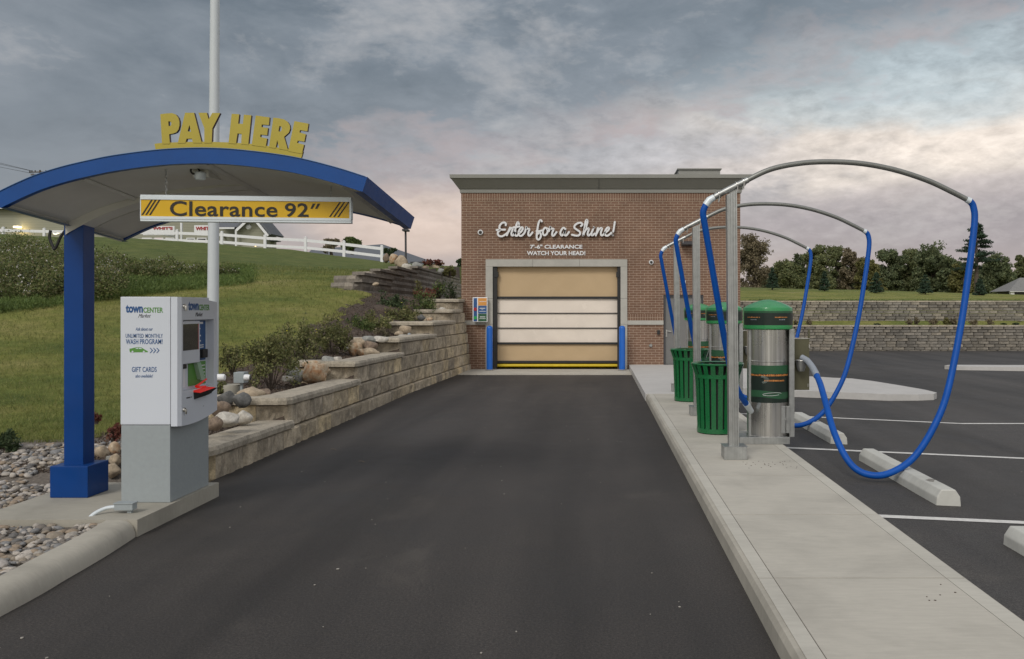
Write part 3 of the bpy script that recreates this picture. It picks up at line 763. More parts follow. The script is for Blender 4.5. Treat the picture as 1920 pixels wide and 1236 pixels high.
for sx_ in (1123,): 
    x_ = bx_(sx_); mb.prism([(BY-.07, cz1+.01), (BY-.245, cz2-.02), (BY-.25, cz2), (BY-.06, cz1+.0)], x_-.005, x_+.005, 'x')
mb.build('cornice_seam', M['seam'], bld)
mb = MB(); c0, c1 = (1270-VX)/F*27, (1347-VX)/F*27
mb.box(c0, c1, 26.6, 29, 5.0, CAMZ+(578-322)/F*27, 0, .01); mb.box(c0-.04, c1+.04, 26.55, 29.05, CAMZ+(578-322)/F*27, CAMZ+(578-320)/F*27)
mb.build('roof_hatch', M['cornice_l'], bld)
# stone surround in separate pieces with thin joints
mb = MB()
jx = [dx0, bx_(999), bx_(1086.5), dx1]
for a, b in zip(jx, jx[1:]): mb.box(a+(.003 if a != dx0 else 0), b-(.003 if b != dx1 else 0), BY-.045, BY+.35, iz1, dz1)
for (a, b) in ((dx0, ix0), (ix1, dx1)):
    zz = [-.05, bz_(608), bz_(560), iz1]
    for q, s_ in zip(zz, zz[1:]): mb.box(a, b, BY-.045, BY+.35, q+.003, s_-.003)
build_each(mb, 'door_surround', M['limestone'], bld)
# roll-up door
DY = BY+.14
door = MB(); p0, p1 = bx_(932), bx_(1157.5)
mb = MB(); mb.box(p0-.02, p1+.02, DY+.02, DY+.03, bz_(683), iz1+.05)
# gently billowed curtain
def curtain(x0, x1, z0, z1, amp, seed):
    m2 = MB(); nx_, nz_ = 60, 14; V = []; Fc = []
    r_ = np.random.RandomState(seed); ph = r_.uniform(0, 6, 6)
    for j in range(nz_+1):
        for i in range(nx_+1):
            x = x0+(x1-x0)*i/nx_; z = z0+(z1-z0)*j/nz_; e = math.sin(math.pi*j/nz_)
            d = amp*e*(math.sin(x*3.1+ph[0]+z*1.5)+.6*math.sin(x*7.3-z*5+ph[1])+.4*math.sin(x*13+z*9+ph[2])); V.append((x, DY-.012+d, z))
    for j in range(nz_):
        for i in range(nx_): Fc.append((j*(nx_+1)+i, j*(nx_+1)+i+1, (j+1)*(nx_+1)+i+1, (j+1)*(nx_+1)+i))
    return m2.add(V, Fc)
dr = mb.build('roller_door', M['guide'], bld)
for (y0, y1, mm, sd_) in ((500, 556.5, 'tan', 1), (646, 677.5, 'tan', 2), (560.5, 587, 'clear', 3), (588, 615, 'clear', 4), (616, 642.5, 'clear', 5)):
    curtain(p0, p1, bz_(y1), bz_(y0)+(.05 if y0 == 500 else 0), .004 if mm == 'tan' else .002, sd_).build('tan_panel' if mm == 'tan' else 'vision_panel', M[mm], dr, smooth=True)
mb = MB()
for (y0, y1, d_) in ((556, 560.5, .05), (586.6, 588.4, .03), (614.6, 616.4, .03), (642.3, 646.2, .05), (677, 681.2, .05)): mb.box(p0, p1, DY-.012-d_, DY+.015, bz_(y1), bz_(y0), 0, .004)
mb.build('rail', M['guide'], dr)
mb = MB(); mb.tube([(p0, DY-.05, bz_(686)), (p1, DY-.05, bz_(686))], .045, 12); mb.build('bottom_edge', M['door_yellow'], dr, smooth=True)
mb = MB(); mb.box(ix0+.001, p0, BY+.0, BY+.3, -.02, iz1-.001, 0, .008); mb.box(p1, ix1-.001, BY+.0, BY+.3, -.02, iz1-.001, 0, .008)
mb.box(ix0+.03, p0+.03, BY-.02, BY+.1, bz_(520), bz_(510)); mb.box(p1-.03, ix1-.03, BY-.02, BY+.1, bz_(520), bz_(510))
build_each(mb, 'door_guide', M['guide'], bld)
# side door
mb = MB(); mb.box(sx0+.05, sx1-.05, BY+.07, BY+.12, sz0, sz1-.05)
sdoor = mb.build('side_door', M['grey_door'], bld)
mb = MB(); mb.box(sx0+.001, sx0+.05, BY+.02, BY+.2, sz0, sz1-.001); mb.box(sx1-.05, sx1-.001, BY+.02, BY+.2, sz0, sz1-.001); mb.box(sx0+.05, sx1-.05, BY+.02, BY+.2, sz1-.05, sz1-.001)
mb.build('door_frame', M['seam'], sdoor)
mb = MB(); hx = bx_(1250); mb.box(hx-.02, hx+.02, BY+.055, BY+.07, bz_(632), bz_(618)); mb.tube([(hx, BY+.03, bz_(621)), (hx+.13, BY+.03, bz_(621.5))], .012, 8); mb.tube([(hx, BY+.07, bz_(621)), (hx, BY+.03, bz_(621))], .012, 8)
mb.build('handle', M['steel'], sdoor)
# small wall fittings
def dome_cam(nm, px, py, r, lab, ring=M['white']):
    t_ = thing(nm, lab, 'security camera', (bx_(px), BY, bz_(py)))
    mb = MB(); mb.lathe([(0, -.05), (r*.9, -.05), (r, -.03), (r, 0)], (bx_(px), BY, bz_(py)), 20, axis='y'); mb.build('housing', ring, t_, True)
    mb = MB(); mb.lathe([(0, -.05-r*.55), (r*.35, -.05-r*.48), (r*.58, -.05-r*.2), (r*.62, -.049)], (bx_(px), BY, bz_(py)), 20, axis='y'); mb.build('dome', M['screen'], t_, True)
dome_cam('dome_camera', 901, 436, .075, 'round white camera on the brick left of the script lettering')
dome_cam('dome_camera', 1221, 492, .065, 'small round camera on the brick right of the stone door surround')
t_ = thing('wall_light', 'flat dark grey wall pack light high above the side door', 'wall light', (bx_(1290), BY, bz_(455)))
mb = MB(); mb.prism([(BY-.01, bz_(452)), (BY-.35, bz_(456)), (BY-.35, bz_(460)), (BY-.2, bz_(461)), (BY-.01, bz_(462))], bx_(1277), bx_(1297), 'x'); mb.build('housing', M['seam'], t_)
t_ = thing('alarm_strobe', 'small pale box on the brick just above the side door', 'alarm', (bx_(1283), BY, bz_(529)))
mb = MB(); mb.box(bx_(1280.5), bx_(1285.5), BY-.05, BY-.001, bz_(533), bz_(526), 0, .008); mb.build('housing', M['white'], t_)
t_ = thing('outlet_box', 'small dark outlet box on the brick left of the side door', 'outlet', (bx_(1234.5), BY, bz_(623)))
mb = MB(); mb.box(bx_(1232), bx_(1237), BY-.06, BY-.001, bz_(627), bz_(619), 0, .006); mb.build('housing', M['guide'], t_)
t_ = thing('hose_bib', 'small round weathered water tap low on the brick wall', 'tap', (bx_(1220), BY, bz_(648)))
mb = MB(); mb.lathe([(0, -.04), (.04, -.04), (.05, -.001)], (bx_(1220), BY, bz_(648)), 12, axis='y'); mb.tube([(bx_(1220), BY-.04, bz_(648)), (bx_(1220), BY-.1, bz_(650))], .012, 8); mb.build('tap_body', M['galv'], t_, True)

# script lettering: channel letters drawn as strokes
scr = thing('script_lettering', 'raised white script reading Enter for a Shine on the brick', 'lettering', (bx_(930), BY, bz_(450)))
def zs(p): return ((920+p[0]/7.68-VX)/F*BY, CAMZ-((400+p[1]/7.68)-VY)/F*BY)
STR = {
 'E': [[(222,178),(222,150),(198,138),(165,148),(138,180),(132,212),(150,238),(212,240)], [(92,246),(150,240),(116,268),(108,300),(128,330),(165,336),(205,318),(240,290)]],
 'n': [[(283,212),(262,262),(238,322)], [(243,302),(285,235),(312,216),(322,232),(306,280),(304,312),(322,325),(345,300),(362,262)]],
 't': [[(412,160),(400,135),(384,150),(364,215),(352,280),(358,318),(380,330),(408,306)], [(338,206),(378,203),(418,193)]],
 'e': [[(408,296),(446,266),(468,226),(456,205),(430,224),(408,270),(410,312),(436,330),(470,312),(500,270)]],
 'r': [[(500,270),(518,200),(528,226),(562,232),(548,276),(546,314),(566,326),(606,280)]],
 'f': [[(740,122),(722,104),(698,132),(680,210),(668,300),(668,362),(692,384),(722,350),(726,308),(706,284),(684,300)], [(664,262),(700,262),(744,252)]],
 'o': [[(812,222),(784,214),(760,246),(754,290),(774,322),(806,306),(824,262),(812,224),(840,236)]],
 'r2': [[(842,262),(862,196),(870,226),(908,230),(892,276),(888,314),(908,328),(950,276)]],
 'a': [[(1078,232),(1048,214),(1018,248),(1006,292),(1024,326),(1052,300),(1080,232),(1064,296),(1078,326),(1102,312),(1130,274)]],
 'S': [[(1300,190),(1322,164),(1300,142),(1256,148),(1214,178),(1208,214),(1250,246),(1286,274),(1284,310),(1244,328),(1172,314)]],
 'h': [[(1330,322),(1350,226),(1366,130),(1386,98),(1394,134),(1372,212),(1336,318)], [(1338,302),(1372,242),(1408,222),(1412,246),(1396,296),(1410,326),(1442,298)]],
 'i': [[(1474,236),(1452,292),(1462,324),(1496,296)], [(1486,204),(1490,210)]],
 'n2': [[(1544,218),(1526,280),(1514,324)], [(1520,306),(1556,244),(1590,216),(1602,234),(1586,284),(1592,320),(1616,318),(1646,282)]],
 'e2': [[(1644,286),(1684,258),(1704,228),(1692,208),(1664,230),(1644,280),(1654,322),(1690,324),(1736,286)]],
 '!': [[(1786,130),(1776,200),(1764,268)], [(1754,314),(1757,320)]],
}
def stroke_mesh(mb, pts, wd, y0, y1):
    P = cat_rom([(p[0], 0, p[1]) for p in pts], 5); n = len(P); V = []; Fc = []; seg = 10
    # flat-faced ribbon with round ends
    L, Rr = [], []
    for i, p in enumerate(P):
        d = (P[min(i+1, n-1)]-P[max(i-1, 0)]).normalized(); nrm = Vector((-d.z, 0, d.x)); L.append(p+nrm*wd); Rr.append(p-nrm*wd)
    for i in range(n):
        for q, yy in ((L[i], y0), (Rr[i], y0), (Rr[i], y1), (L[i], y1)): V.append((q.x, yy, q.z))
    for i in range(n-1):
        for k in range(4): Fc.append((i*4+k, i*4+(k+1) % 4, (i+1)*4+(k+1) % 4, (i+1)*4+k))
    Fc.append((0, 1, 2, 3)); Fc.append(((n-1)*4+3, (n-1)*4+2, (n-1)*4+1, (n-1)*4)); mb.add(V, Fc)
    for p in (P[0], P[-1]): mb.lathe([(0, y0-.0004), (wd, y0-.0004), (wd, y1)], (p.x, 0, p.z), 12, axis='y')
yo = 0
for kx, (key, sts) in enumerate(STR.items()):
    mb = MB()
    for q, s_ in enumerate(sts): stroke_mesh(mb, [zs(p) for p in s_], .0255, BY-.10-.0015*(q+kx % 3), BY-.04)
    mb.build('letter', M['white'], scr)
cl = thing('clearance_lettering', 'white block lettering giving the clearance height above the door', 'lettering', (bx_(1042), BY, bz_(475)))
for (s_, a, b, y0, y1) in (("7'-6\" CLEARANCE", 994, 1092, 459, 466.8), ('WATCH YOUR HEAD!', 988, 1097.5, 471, 478.8)):
    text_fit('text_line', s_, Vector((0, BY-.001, 0)), UX, UZ, bx_(a), bx_(b), bz_(y1), bz_(y0), .02, M['white'], cl, bold=.028)
# lane signal sign by the door
ls = thing('lane_signal_sign', 'white edged instruction sign with red and green lamps left of the roll-up door', 'sign', (bx_(900), BY-.2, bz_(604)))
LY = BY-.2
def lx(px): return (px-VX)/F*LY
def lz(py): return CAMZ-(py-VY)/F*LY
mb = MB(); mb.box(lx(886), lx(914), LY, LY+.08, lz(604), lz(557.5), 0, .02); mb.box(lx(896), lx(902), LY+.08, BY-.001, lz(590), lz(570)); mb.build('panel', M['white'], ls)
for (nm, a, b, c_, d_, mm) in (('message_panel', 896.5, 912.5, 573, 559, 'orange_sign'), ('message_panel', 896.5, 912.5, 588, 573.6, 'navy'), ('message_panel', 896.5, 912.5, 602.5, 588.6, 'decal_mid'), ('signal_strip', 888, 894.5, 602.5, 559, 'navy')):
    mb = MB(); mb.box(lx(a), lx(b), LY-.006, LY-.0005, lz(c_), lz(d_)); o_ = mb.build(nm, M[mm], ls)
mb = MB(); mb.lathe([(0, -.02), (.045, -.02), (.05, -.006)], (lx(891.2), LY, lz(580)), 16, axis='y'); mb.build('red_lamp', M['red'], ls)
mb = MB(); mb.lathe([(0, -.02), (.042, -.02), (.047, -.006)], (lx(891.2), LY, lz(596)), 16, axis='y'); mb.build('green_lamp', mat('green_lamp', (.02, .35, .08), .4), ls)
mb = MB(); r_ = random.Random(3)
for (y_, h_, a, b) in ((565, 1.1, 899, 911), (577.5, 1.5, 899.5, 910), (580.5, .8, 903, 906), (583.4, 1.1, 899, 911), (593.6, 1.5, 900, 910), (597, 1.0, 899, 911)):
    x = a
    while x < b:
        e = x+r_.uniform(.7, 1.5); mb.box(lx(x), lx(min(e, b)), LY-.008, LY-.0062, lz(y_+h_), lz(y_)); x = e+.35
build_each(mb, 'message_text', M['white'], ls)

# bollards
def bollard(px, lab):
    X = (px-VX)/F*22.95; t_ = thing('bollard', lab, 'bollard', (X, 22.95, 0), 'blue bollards at the roll-up door')
    mb = MB(); r_ = .085; prof = [(r_, 0)]+[(r_, 1.14)]+[(r_*math.cos(a), 1.14+.07*math.sin(a)) for a in np.linspace(.2, 1.57, 7)]
    mb.lathe(prof, (X, 22.95, .0), 24); mb.build('sleeve', M['bollard'], t_, True)
    mb = MB(); mb.lathe([(r_+.03, .008), (r_+.03, .02), (r_, .021)], (X, 22.95, .012), 24); mb.build('collar', M['island'], t_, True)
bollard(918, 'bright blue round topped bollard at the left jamb of the roll-up door')
bollard(1166.5, 'bright blue round topped bollard at the right jamb of the roll-up door')

# ------------------------------------------------------------------ pay canopy
YF, YB = 6.3, 7.93
SC = F/YF
arch_top = [(-11, 364.5), (0, 358.8), (35.6, 341.9), (71, 327.3), (115.7, 313.4), (160, 302.7), (213.6, 292), (288, 282.3), (344.6, 278.6), (393, 278.3), (441, 280.7), (506, 288), (564, 297.7), (631.6, 314.9), (685.5, 332)]
top = [W(a, b, YF) for a, b in arch_top]
top = cat_rom(top, 5)
can = thing('pay_station_canopy', 'arched canopy with blue fascia on one blue column over the pay station', 'canopy', (-4.33, 7.15, .125))
FH = .112; DZ = -.125
TH = .02
def canopy_strip(name, m_, y0, y1, zoff0, zoff1, th, dz0=0, dz1=0, xs_=1.0):
    pass
n = len(top)
nrm = []
for i in range(n):
    d = (top[min(i+1, n-1)]-top[max(i-1, 0)]).normalized(); nrm.append(Vector((d.z, 0, -d.x)))   # pointing down
xc = sum(p.x for p in top)/n
def ring(y, off, zsh, inset=0):
    return [Vector((p.x+q.x*off, y, p.z+q.z*off+zsh)) for p, q in zip(top, nrm)]
def skin(mb, A, B, mi=0):
    k = len(A); mb.add(list(A)+list(B), [(i, i+1, k+i+1, k+i) for i in range(k-1)], mi)
# front and back fascia with return lips
mb = MB()
for (y, ys2, z_) in ((YF, YF+.05, 0), (YB, YB-.05, DZ)):
    A = ring(y, 0, z_); B = ring(y, FH, z_); C_ = ring(ys2, FH, z_); D_ = ring(ys2, 0, z_)
    skin(mb, A, B); skin(mb, B, C_); skin(mb, C_, D_); skin(mb, D_, A)
# side fascia plates
for idx in (0, -1):
    a, b = ring(YF, -.001, 0)[idx], ring(YF, FH+.001, 0)[idx]; c_, d_ = ring(YB, -.001, DZ)[idx], ring(YB, FH+.001, DZ)[idx]
    s_ = -1 if idx == 0 else 1
    off = Vector((.012*s_, 0, 0))
    mb.add([a, b, d_, c_, a+off, b+off, d_+off, c_+off], [(0,1,2,3),(7,6,5,4),(0,4,5,1),(1,5,6,2),(2,6,7,3),(3,7,4,0)])
    off = Vector((-.05*s_, 0, 0)); mb.add([b, d_, d_+off, b+off], [(0, 1, 2, 3)])
mb.build('fascia', M['blue_fascia'], can)
mb = MB()
A = ring(YF+.051, .01, 0); B = ring(YB-.051, .01, DZ); A2 = ring(YF+.051, FH-.012, 0); B2 = ring(YB-.051, FH-.012, DZ)
skin(mb, A, B); mb.build('roof_sheet', M['blue_fascia'], can)
mb = MB(); skin(mb, A2, B2); mb.build('soffit', M['soffit'], can)
# thin light drip trim along the top edge of the fascia
mb = MB(); pts = [Vector((p.x, YF-.003, p.z+.002)) for p in top]; mb.tube(pts, .0035, 6); mb.build('drip_edge', mat('drip_blue', (.05, .13, .30), .4), can)
# ribs under the soffit: box beam with holed web plate along the arch, cross purlins
def beam_web(y, i0, i1, h0, h1, zsh):
    A_, B_ = [], []
    for i in range(i0, i1+1):
        t_ = (i-i0)/(i1-i0); h_ = h0+(h1-h0)*t_; A_.append(ring(y, FH-.02, zsh)[i]); B_.append(ring(y, FH-.02, zsh)[i]-Vector((0, 0, h_)))
    return A_, B_
ycol0, ycol1 = 7.07, 7.23
def zsh_at(y): return DZ*(y-YF)/(YB-YF)
mb = MB()
colx0, colx1 = -4.42, -4.26
idx_col = min(range(n), key=lambda i: abs(top[i].x-colx1))
for y in (ycol0-.012, ycol1+.012):
    A_, B_ = beam_web(y, 2, n-26, .10, .012, zsh_at(y)); C_ = [p+Vector((0, .008, 0)) for p in A_]; D_ = [p+Vector((0, .008, 0)) for p in B_]
    skin(mb, A_, B_); skin(mb, C_, D_); skin(mb, B_, D_)
A_, B_ = beam_web(ycol0, 2, n-26, .096, .010, zsh_at(ycol0)); C_ = [p+Vector((0, .16, zsh_at(.16)-zsh_at(0))) for p in B_]
skin(mb, B_, C_)
mb.build('arch_beam', M['soffit'], can)
# purlins
mb = MB()
for i in (3, int(n*.33), int(n*.62), n-5):
    p, q = ring(YF+.06, FH-.008, 0)[i], ring(YB-.06, FH-.008, DZ)[i]; mb.tube([p, q], .02, 4)
build_each(mb, 'purlin', M['soffit'], can)
# gusset plates with two holes at the column head
mb = MB(); zg = 2.44
mb.prism([(-4.44, zg-.03), (-4.05, zg+.16), (-3.95, zg+.22), (-4.30, zg+.18), (-4.44, zg+.10)], ycol0-.05, ycol0-.04, 'y'); gp = mb.build('gusset_plate', M['soffit'], can)
mb = MB()
for (hx, hz) in ((-4.30, zg+.085), (-4.15, zg+.155)): mb.lathe([(0, -.052), (.022, -.052), (.022, -.045)], (hx, ycol0, hz), 14, axis='y')
build_each(mb, 'hole_disc', M['olive'], gp)  # dark discs laid on the plate, imitating the shade inside its two holes
mb = MB(); mb.box(colx0, colx1, ycol0, ycol1, .38, zg, 0, .006); mb.build('column', M['blue'], can)
mb = MB(); mb.box(-4.485, -4.175, 6.99, 7.29, .126, .385, 0, .008); mb.build('column_base', M['blue'], can)
# dark conduit loop hanging behind the canopy's left end
mb = MB(); mb.tube(cat_rom([W(95, 432, 7.9), W(93, 446, 7.9), W(99, 462, 7.9), W(102, 467, 7.9), W(106, 462, 7.9), W(114, 444, 7.9), W(122, 433, 7.9)], 6), .013, 8)
mb.build('conduit_loop', M['black'], can, True)
# camera/lamp under the canopy
ul = thing('canopy_light', 'long slim light fitting with a black cable loop under the canopy', 'light fitting', tuple(W(380, 330, 6.7)))
a, b = W(376, 330, 6.55), W(480, 375, 8.0)
mb = MB(); d_ = (b-a); 
mb.add([a+Vector((-.06, 0, -.01)), a+Vector((.06, 0, -.01)), a+Vector((.06, 0, .05)), a+Vector((-.06, 0, .05)), b+Vector((-.06, -.3, .08)), b+Vector((.06, -.3, .08)), b+Vector((.06, -.3, .14)), b+Vector((-.06, -.3, .14))],
       [(0,1,2,3),(7,6,5,4),(0,4,5,1),(1,5,6,2),(2,6,7,3),(3,7,4,0)]); mb.build('housing', M['soffit'], ul)
mb = MB(); mb.lathe([(0, -.03), (.035, -.03), (.042, -.01), (.042, .02), (.03, .03)], tuple(a+Vector((0, -.005, 0))), 16); mb.build('end_cap', M['alu'], ul, True)
mb = MB(); q = a+Vector((-.02, -.03, .03)); mb.tube(cat_rom([q+Vector((.03, 0, 0)), q+Vector((0, 0, .04)), q+Vector((-.03, 0, .035)), q+Vector((-.04, 0, .0)), q+Vector((-.015, 0, -.02)), q+Vector((.03, 0, .0))], 5), .007, 7); mb.build('cable', M['black'], ul, True)

# PAY HERE letters
ph = thing('pay_here_letters', 'gold cut-out letters reading PAY HERE standing on the blue arch', 'lettering', tuple(W(430, 285, YF)))
def zp(p): q = W(280+p[0]/6.194, 200+p[1]/6.194, YF); return (q.x, q.z)
LET = {
 'base': ([(50,428),(140,417),(330,410),(600,403),(918,412),(1185,430),(1385,456),(1600,490),(1780,520),(1755,603),(1400,543),(1000,500),(700,485),(400,487),(200,494),(65,510)], []),
 'P': ([(120,85),(190,76),(255,72),(300,88),(328,122),(342,165),(343,215),(332,262),(308,295),(270,310),(222,318),(232,430),(140,430)], [(213,168),(236,169),(247,182),(248,205),(240,220),(216,225)]),
 'A': ([(408,68),(512,68),(602,420),(500,420),(487,370),(425,370),(412,420),(322,424)], [(458,208),(476,290),(438,284)]),
 'Y': ([(562,68),(660,68),(682,145),(725,70),(815,72),(725,250),(718,420),(632,420),(632,250)], []),
 'H': ([(950,80),(1038,85),(1025,195),(1080,198),(1092,90),(1178,98),(1143,440),(1060,434),(1066,315),(1018,308),(1000,430),(913,424)], []),
 'E': ([(1230,100),(1390,122),(1383,212),(1300,205),(1297,235),(1372,245),(1362,330),(1285,322),(1282,350),(1362,368),(1346,468),(1183,445)], []),
 'R': ([(1435,125),(1500,132),(1558,145),(1600,172),(1626,212),(1630,255),(1614,300),(1560,348),(1605,505),(1502,490),(1480,385),(1461,482),(1383,470)], [(1506,222),(1524,228),(1533,246),(1530,272),(1514,288),(1494,284)]),
 'E2': ([(1680,165),(1843,195),(1830,285),(1745,270),(1738,297),(1812,318),(1795,405),(1718,392),(1710,418),(1792,440),(1766,545),(1606,515)], []),
}
def cut_shape(name, outer, holes, mp, y0, y1, mats, parent):
    cu = bpy.data.curves.new('c', 'CURVE'); cu.dimensions = '2D'; cu.fill_mode = 'BOTH'; cu.extrude = abs(y1-y0)/2
    for poly in [outer]+holes:
        s_ = cu.splines.new('POLY'); s_.points.add(len(poly)-1); s_.use_cyclic_u = True
        for i, p in enumerate(poly): a_, b_ = mp(p); s_.points[i].co = (a_, b_, 0, 1)
    o_ = bpy.data.objects.new('c', cu); col.objects.link(o_)
    dg = bpy.context.evaluated_depsgraph_get(); me = bpy.data.meshes.new_from_object(o_.evaluated_get(dg))
    V = [(v.co.x, (y0+y1)/2-v.co.z, v.co.y) for v in me.vertices]; Fc = [tuple(p.vertices) for p in me.polygons]
    fmm = [0 if abs(p.normal.z) > .7 else 1 for p in me.polygons]
    bpy.data.objects.remove(o_); bpy.data.curves.remove(cu); bpy.data.meshes.remove(me)
    return link_mesh(name, V, Fc, mats, parent, fmm)
for k, (nm, (outer, hole)) in enumerate(LET.items()):
    o_ = 0 if nm == 'base' else .003
    cut_shape('base_plate' if nm == 'base' else 'letter', outer, [hole] if hole else [], zp, YF+.012-o_, YF+.032+o_, [M['yellow'], M['yellow_edge']], ph)

# clearance sign (slightly turned), hung on two chains
cs = thing('clearance_sign', 'yellow hanging bar sign in an aluminium frame reading Clearance 92 inches', 'sign', tuple(W(460, 392, 6.5)))
a0, a1 = W(263, 390, 6.42), W(658, 394, 6.575)
SU = (a1-a0); SU.z = 0; SL = SU.length; SU.normalize(); SN = SU.cross(UZ)
org = Vector((a0.x, a0.y, 0)); z_hi, z_lo = W(263, 365, 6.42).z, W(263, 414.5, 6.42).z
def sbox(mb, u0, u1, n0, n1, z0, z1, mi=0):
    V = [org+SU*u_+SN*n_+UZ*z_ for z_ in (z0, z1) for (u_, n_) in ((u0, n0), (u1, n0), (u1, n1), (u0, n1))]
    mb.add(V, [(0,3,2,1),(4,5,6,7),(0,1,5,4),(1,2,6,5),(2,3,7,6),(3,0,4,7)], mi)
mb = MB(); sbox(mb, 0, SL, -.075, 0, z_hi-.028, z_hi); sbox(mb, 0, SL, -.075, 0, z_lo, z_lo+.03)
sbox(mb, 0, SL, .0002, .004, z_hi-.036, z_hi-.012); sbox(mb, 0, SL, .0002, .004, z_lo+.016, z_lo+.036)
sbox(mb, SL-.012, SL+.002, -.074, -.001, z_lo+.0305, z_hi-.0285); sbox(mb, -.002, .004, -.074, -.001, z_lo+.0305, z_hi-.0285); mb.build('frame', M['alu'], cs)
mb = MB(); sbox(mb, .005, SL-.0125, -.07, -.002, z_lo+.031, z_hi-.029); mb.build('face_panel', M['sign_yellow'], cs)
fo = org+SN*(-.0015)
def su(px): return (px-263)/(658-263)*SL
def sz(py): return z_hi-(py-365)/(414.5-365)*(z_hi-z_lo)
text_fit('lettering', 'Clearance', fo, SU, UZ, su(317.5), su(518), sz(404.5), sz(376), .003, M['ink'], cs, bold=.014, spacing=1.04)
text_fit('lettering', '92', fo, SU, UZ, su(532), su(577), sz(404), sz(377.5), .003, M['ink'], cs, bold=.014, spacing=1.04)
mb = MB()
def spar(mb, pts):  # parallelogram on the sign face
    V = [fo+SU*su(p[0])+UZ*sz(p[1])+SN*.002 for p in pts]+[fo+SU*su(p[0])+UZ*sz(p[1])-SN*.0005 for p in pts]
    mb.add(V, [(0,1,2,3),(7,6,5,4),(0,4,5,1),(1,5,6,2),(2,6,7,3),(3,7,4,0)])
for q in (582, 591): spar(mb, [(q-1.5, 388), (q+2.5, 388), (q+8, 378), (q+3, 378)])
for bxx in (265, 272, 279): spar(mb, [(bxx, 403), (bxx+3, 403), (bxx+21, 374), (bxx+18, 374)])
for bxx in (616, 624, 632): spar(mb, [(bxx, 403), (bxx+3, 403), (bxx+23, 374.5), (bxx+20, 374.5)])
build_each(mb, 'stripe', M['ink'], cs)
def chain(u_, ztop):
    mb = MB(); base = org+SU*u_-SN*.035; z = z_hi; k = 0
    while z < ztop:
        pts = []
        for i in range(13):
            th = 2*math.pi*i/12; dx_, dz_ = .007*math.cos(th), .016*math.sin(th)
            pts.append(base+UZ*(z+.016+dz_)+(Vector((dx_, 0, 0)) if k % 2 else Vector((0, dx_, 0))))
        mb.tube(pts, .0022, 5, cap=False); z += .026; k += 1
    mb.build('chain', M['galv'], cs)
chain(su(307), W(307, 318, 6.45).z); chain(su(618), W(618, 341, 6.55).z)

# ------------------------------------------------------------------ pay kiosk
ki = thing('pay_kiosk', 'white and grey drive-up pay station with touch screen and printed side', 'pay kiosk', (-3.6, 7.15, .125))
kx0, kx1, ky0, ky1 = -3.812, -3.412, 6.82, 7.50
mb = MB(); mb.box(kx0+.004, kx1-.004, ky0+.004, ky1, .126, .744, 0, .006); mb.build('pedestal', M['kiosk_base'], ki)
mb = MB(); mb.box(kx0, kx1, ky0, ky1, .748, 1.772, 0, .008); mb.build('cabinet', M['kiosk'], ki)
mb = MB(); mb.box(kx0+.01, kx1-.01, ky0+.008, ky1-.01, .7435, .749); mb.build('shadow_gap', M['seam'], ki)
# bezel: thick front door with bowed top and bottom, opening cut out of it
fx = -3.337; fx0 = kx1+.004
def prof_z(y, hi):
    t_ = (y-ky0)/(ky1-ky0)
    return 1.774-.04*t_**2-.004 if hi else .735-.0+.055*t_**2-.012*math.sin(math.pi*t_)
oy0, oy1, oz0, oz1 = 6.872, 7.425, 1.01, 1.585
mb = MB(); ns = 24
ysl = sorted(set(list(np.linspace(ky0-.0, ky1+.02, ns))+[oy0, oy1]))
V = []; Fc = []
cols_ = []
for y in ysl:
    cols_.append(len(V))
    zl_, zh_ = prof_z(y, False), prof_z(y, True)
    edge_in = .02 if y in (ysl[0], ysl[-1]) else 0
    V += [(fx-edge_in, y, zl_), (fx-edge_in, y, oz0), (fx-edge_in, y, oz1), (fx-edge_in, y, zh_), (fx0, y, zl_), (fx0, y, zh_)]
for i in range(len(ysl)-1):
    a_, b_ = cols_[i], cols_[i+1]
    Fc += [(a_, b_, b_+1, a_+1), (a_+2, b_+2, b_+3, a_+3), (a_+3, b_+3, b_+5, a_+5), (a_+4, b_+4, b_, a_)]
    if not (oy0-1e-6 <= ysl[i] and ysl[i+1] <= oy1+1e-6): Fc.append((a_+1, b_+1, b_+2, a_+2))
a_ = cols_[0]; Fc.append((a_, a_+1, a_+2, a_+3, a_+5, a_+4)); a_ = cols_[-1]; Fc.append((a_+4, a_+5, a_+3, a_+2, a_+1, a_))
# recess walls
rx = fx-.065
k = len(V); V += [(fx, oy0, oz0), (fx, oy1, oz0), (fx, oy1, oz1), (fx, oy0, oz1), (rx, oy0, oz0), (rx, oy1, oz0), (rx, oy1, oz1), (rx, oy0, oz1)]
Fc += [(k, k+1, k+5, k+4), (k+1, k+2, k+6, k+5), (k+2, k+3, k+7, k+6), (k+3, k, k+4, k+7), (k+4, k+5, k+6, k+7)]
mb.add(V, Fc); bz = link_mesh('front_door', mb.v, mb.f, M['kiosk'], ki)
bm = bmesh.new(); bm.from_mesh(bz.data); bmesh.ops.remove_doubles(bm, verts=bm.verts[:], dist=.0002); bmesh.ops.recalc_face_normals(bm, faces=bm.faces[:]); bm.to_mesh(bz.data); bm.free()
def KF(px, py, X=fx):            # point of the driveway-side face seen at px, py
    Y = F*X/(px-VX); return Y, CAMZ-(py-VY)/F*Y
def kbox(mb, pxa, pya, pxb, pyb, x0, x1, mi=0, bev=0):
    Ya, za = KF(pxa, pya, x1); Yb, _ = KF(pxb, pyb, x1); zb_ = CAMZ-(pyb-VY)/F*Ya
    mb.box(x0, x1, Ya, Yb, zb_, za, mi, bev)
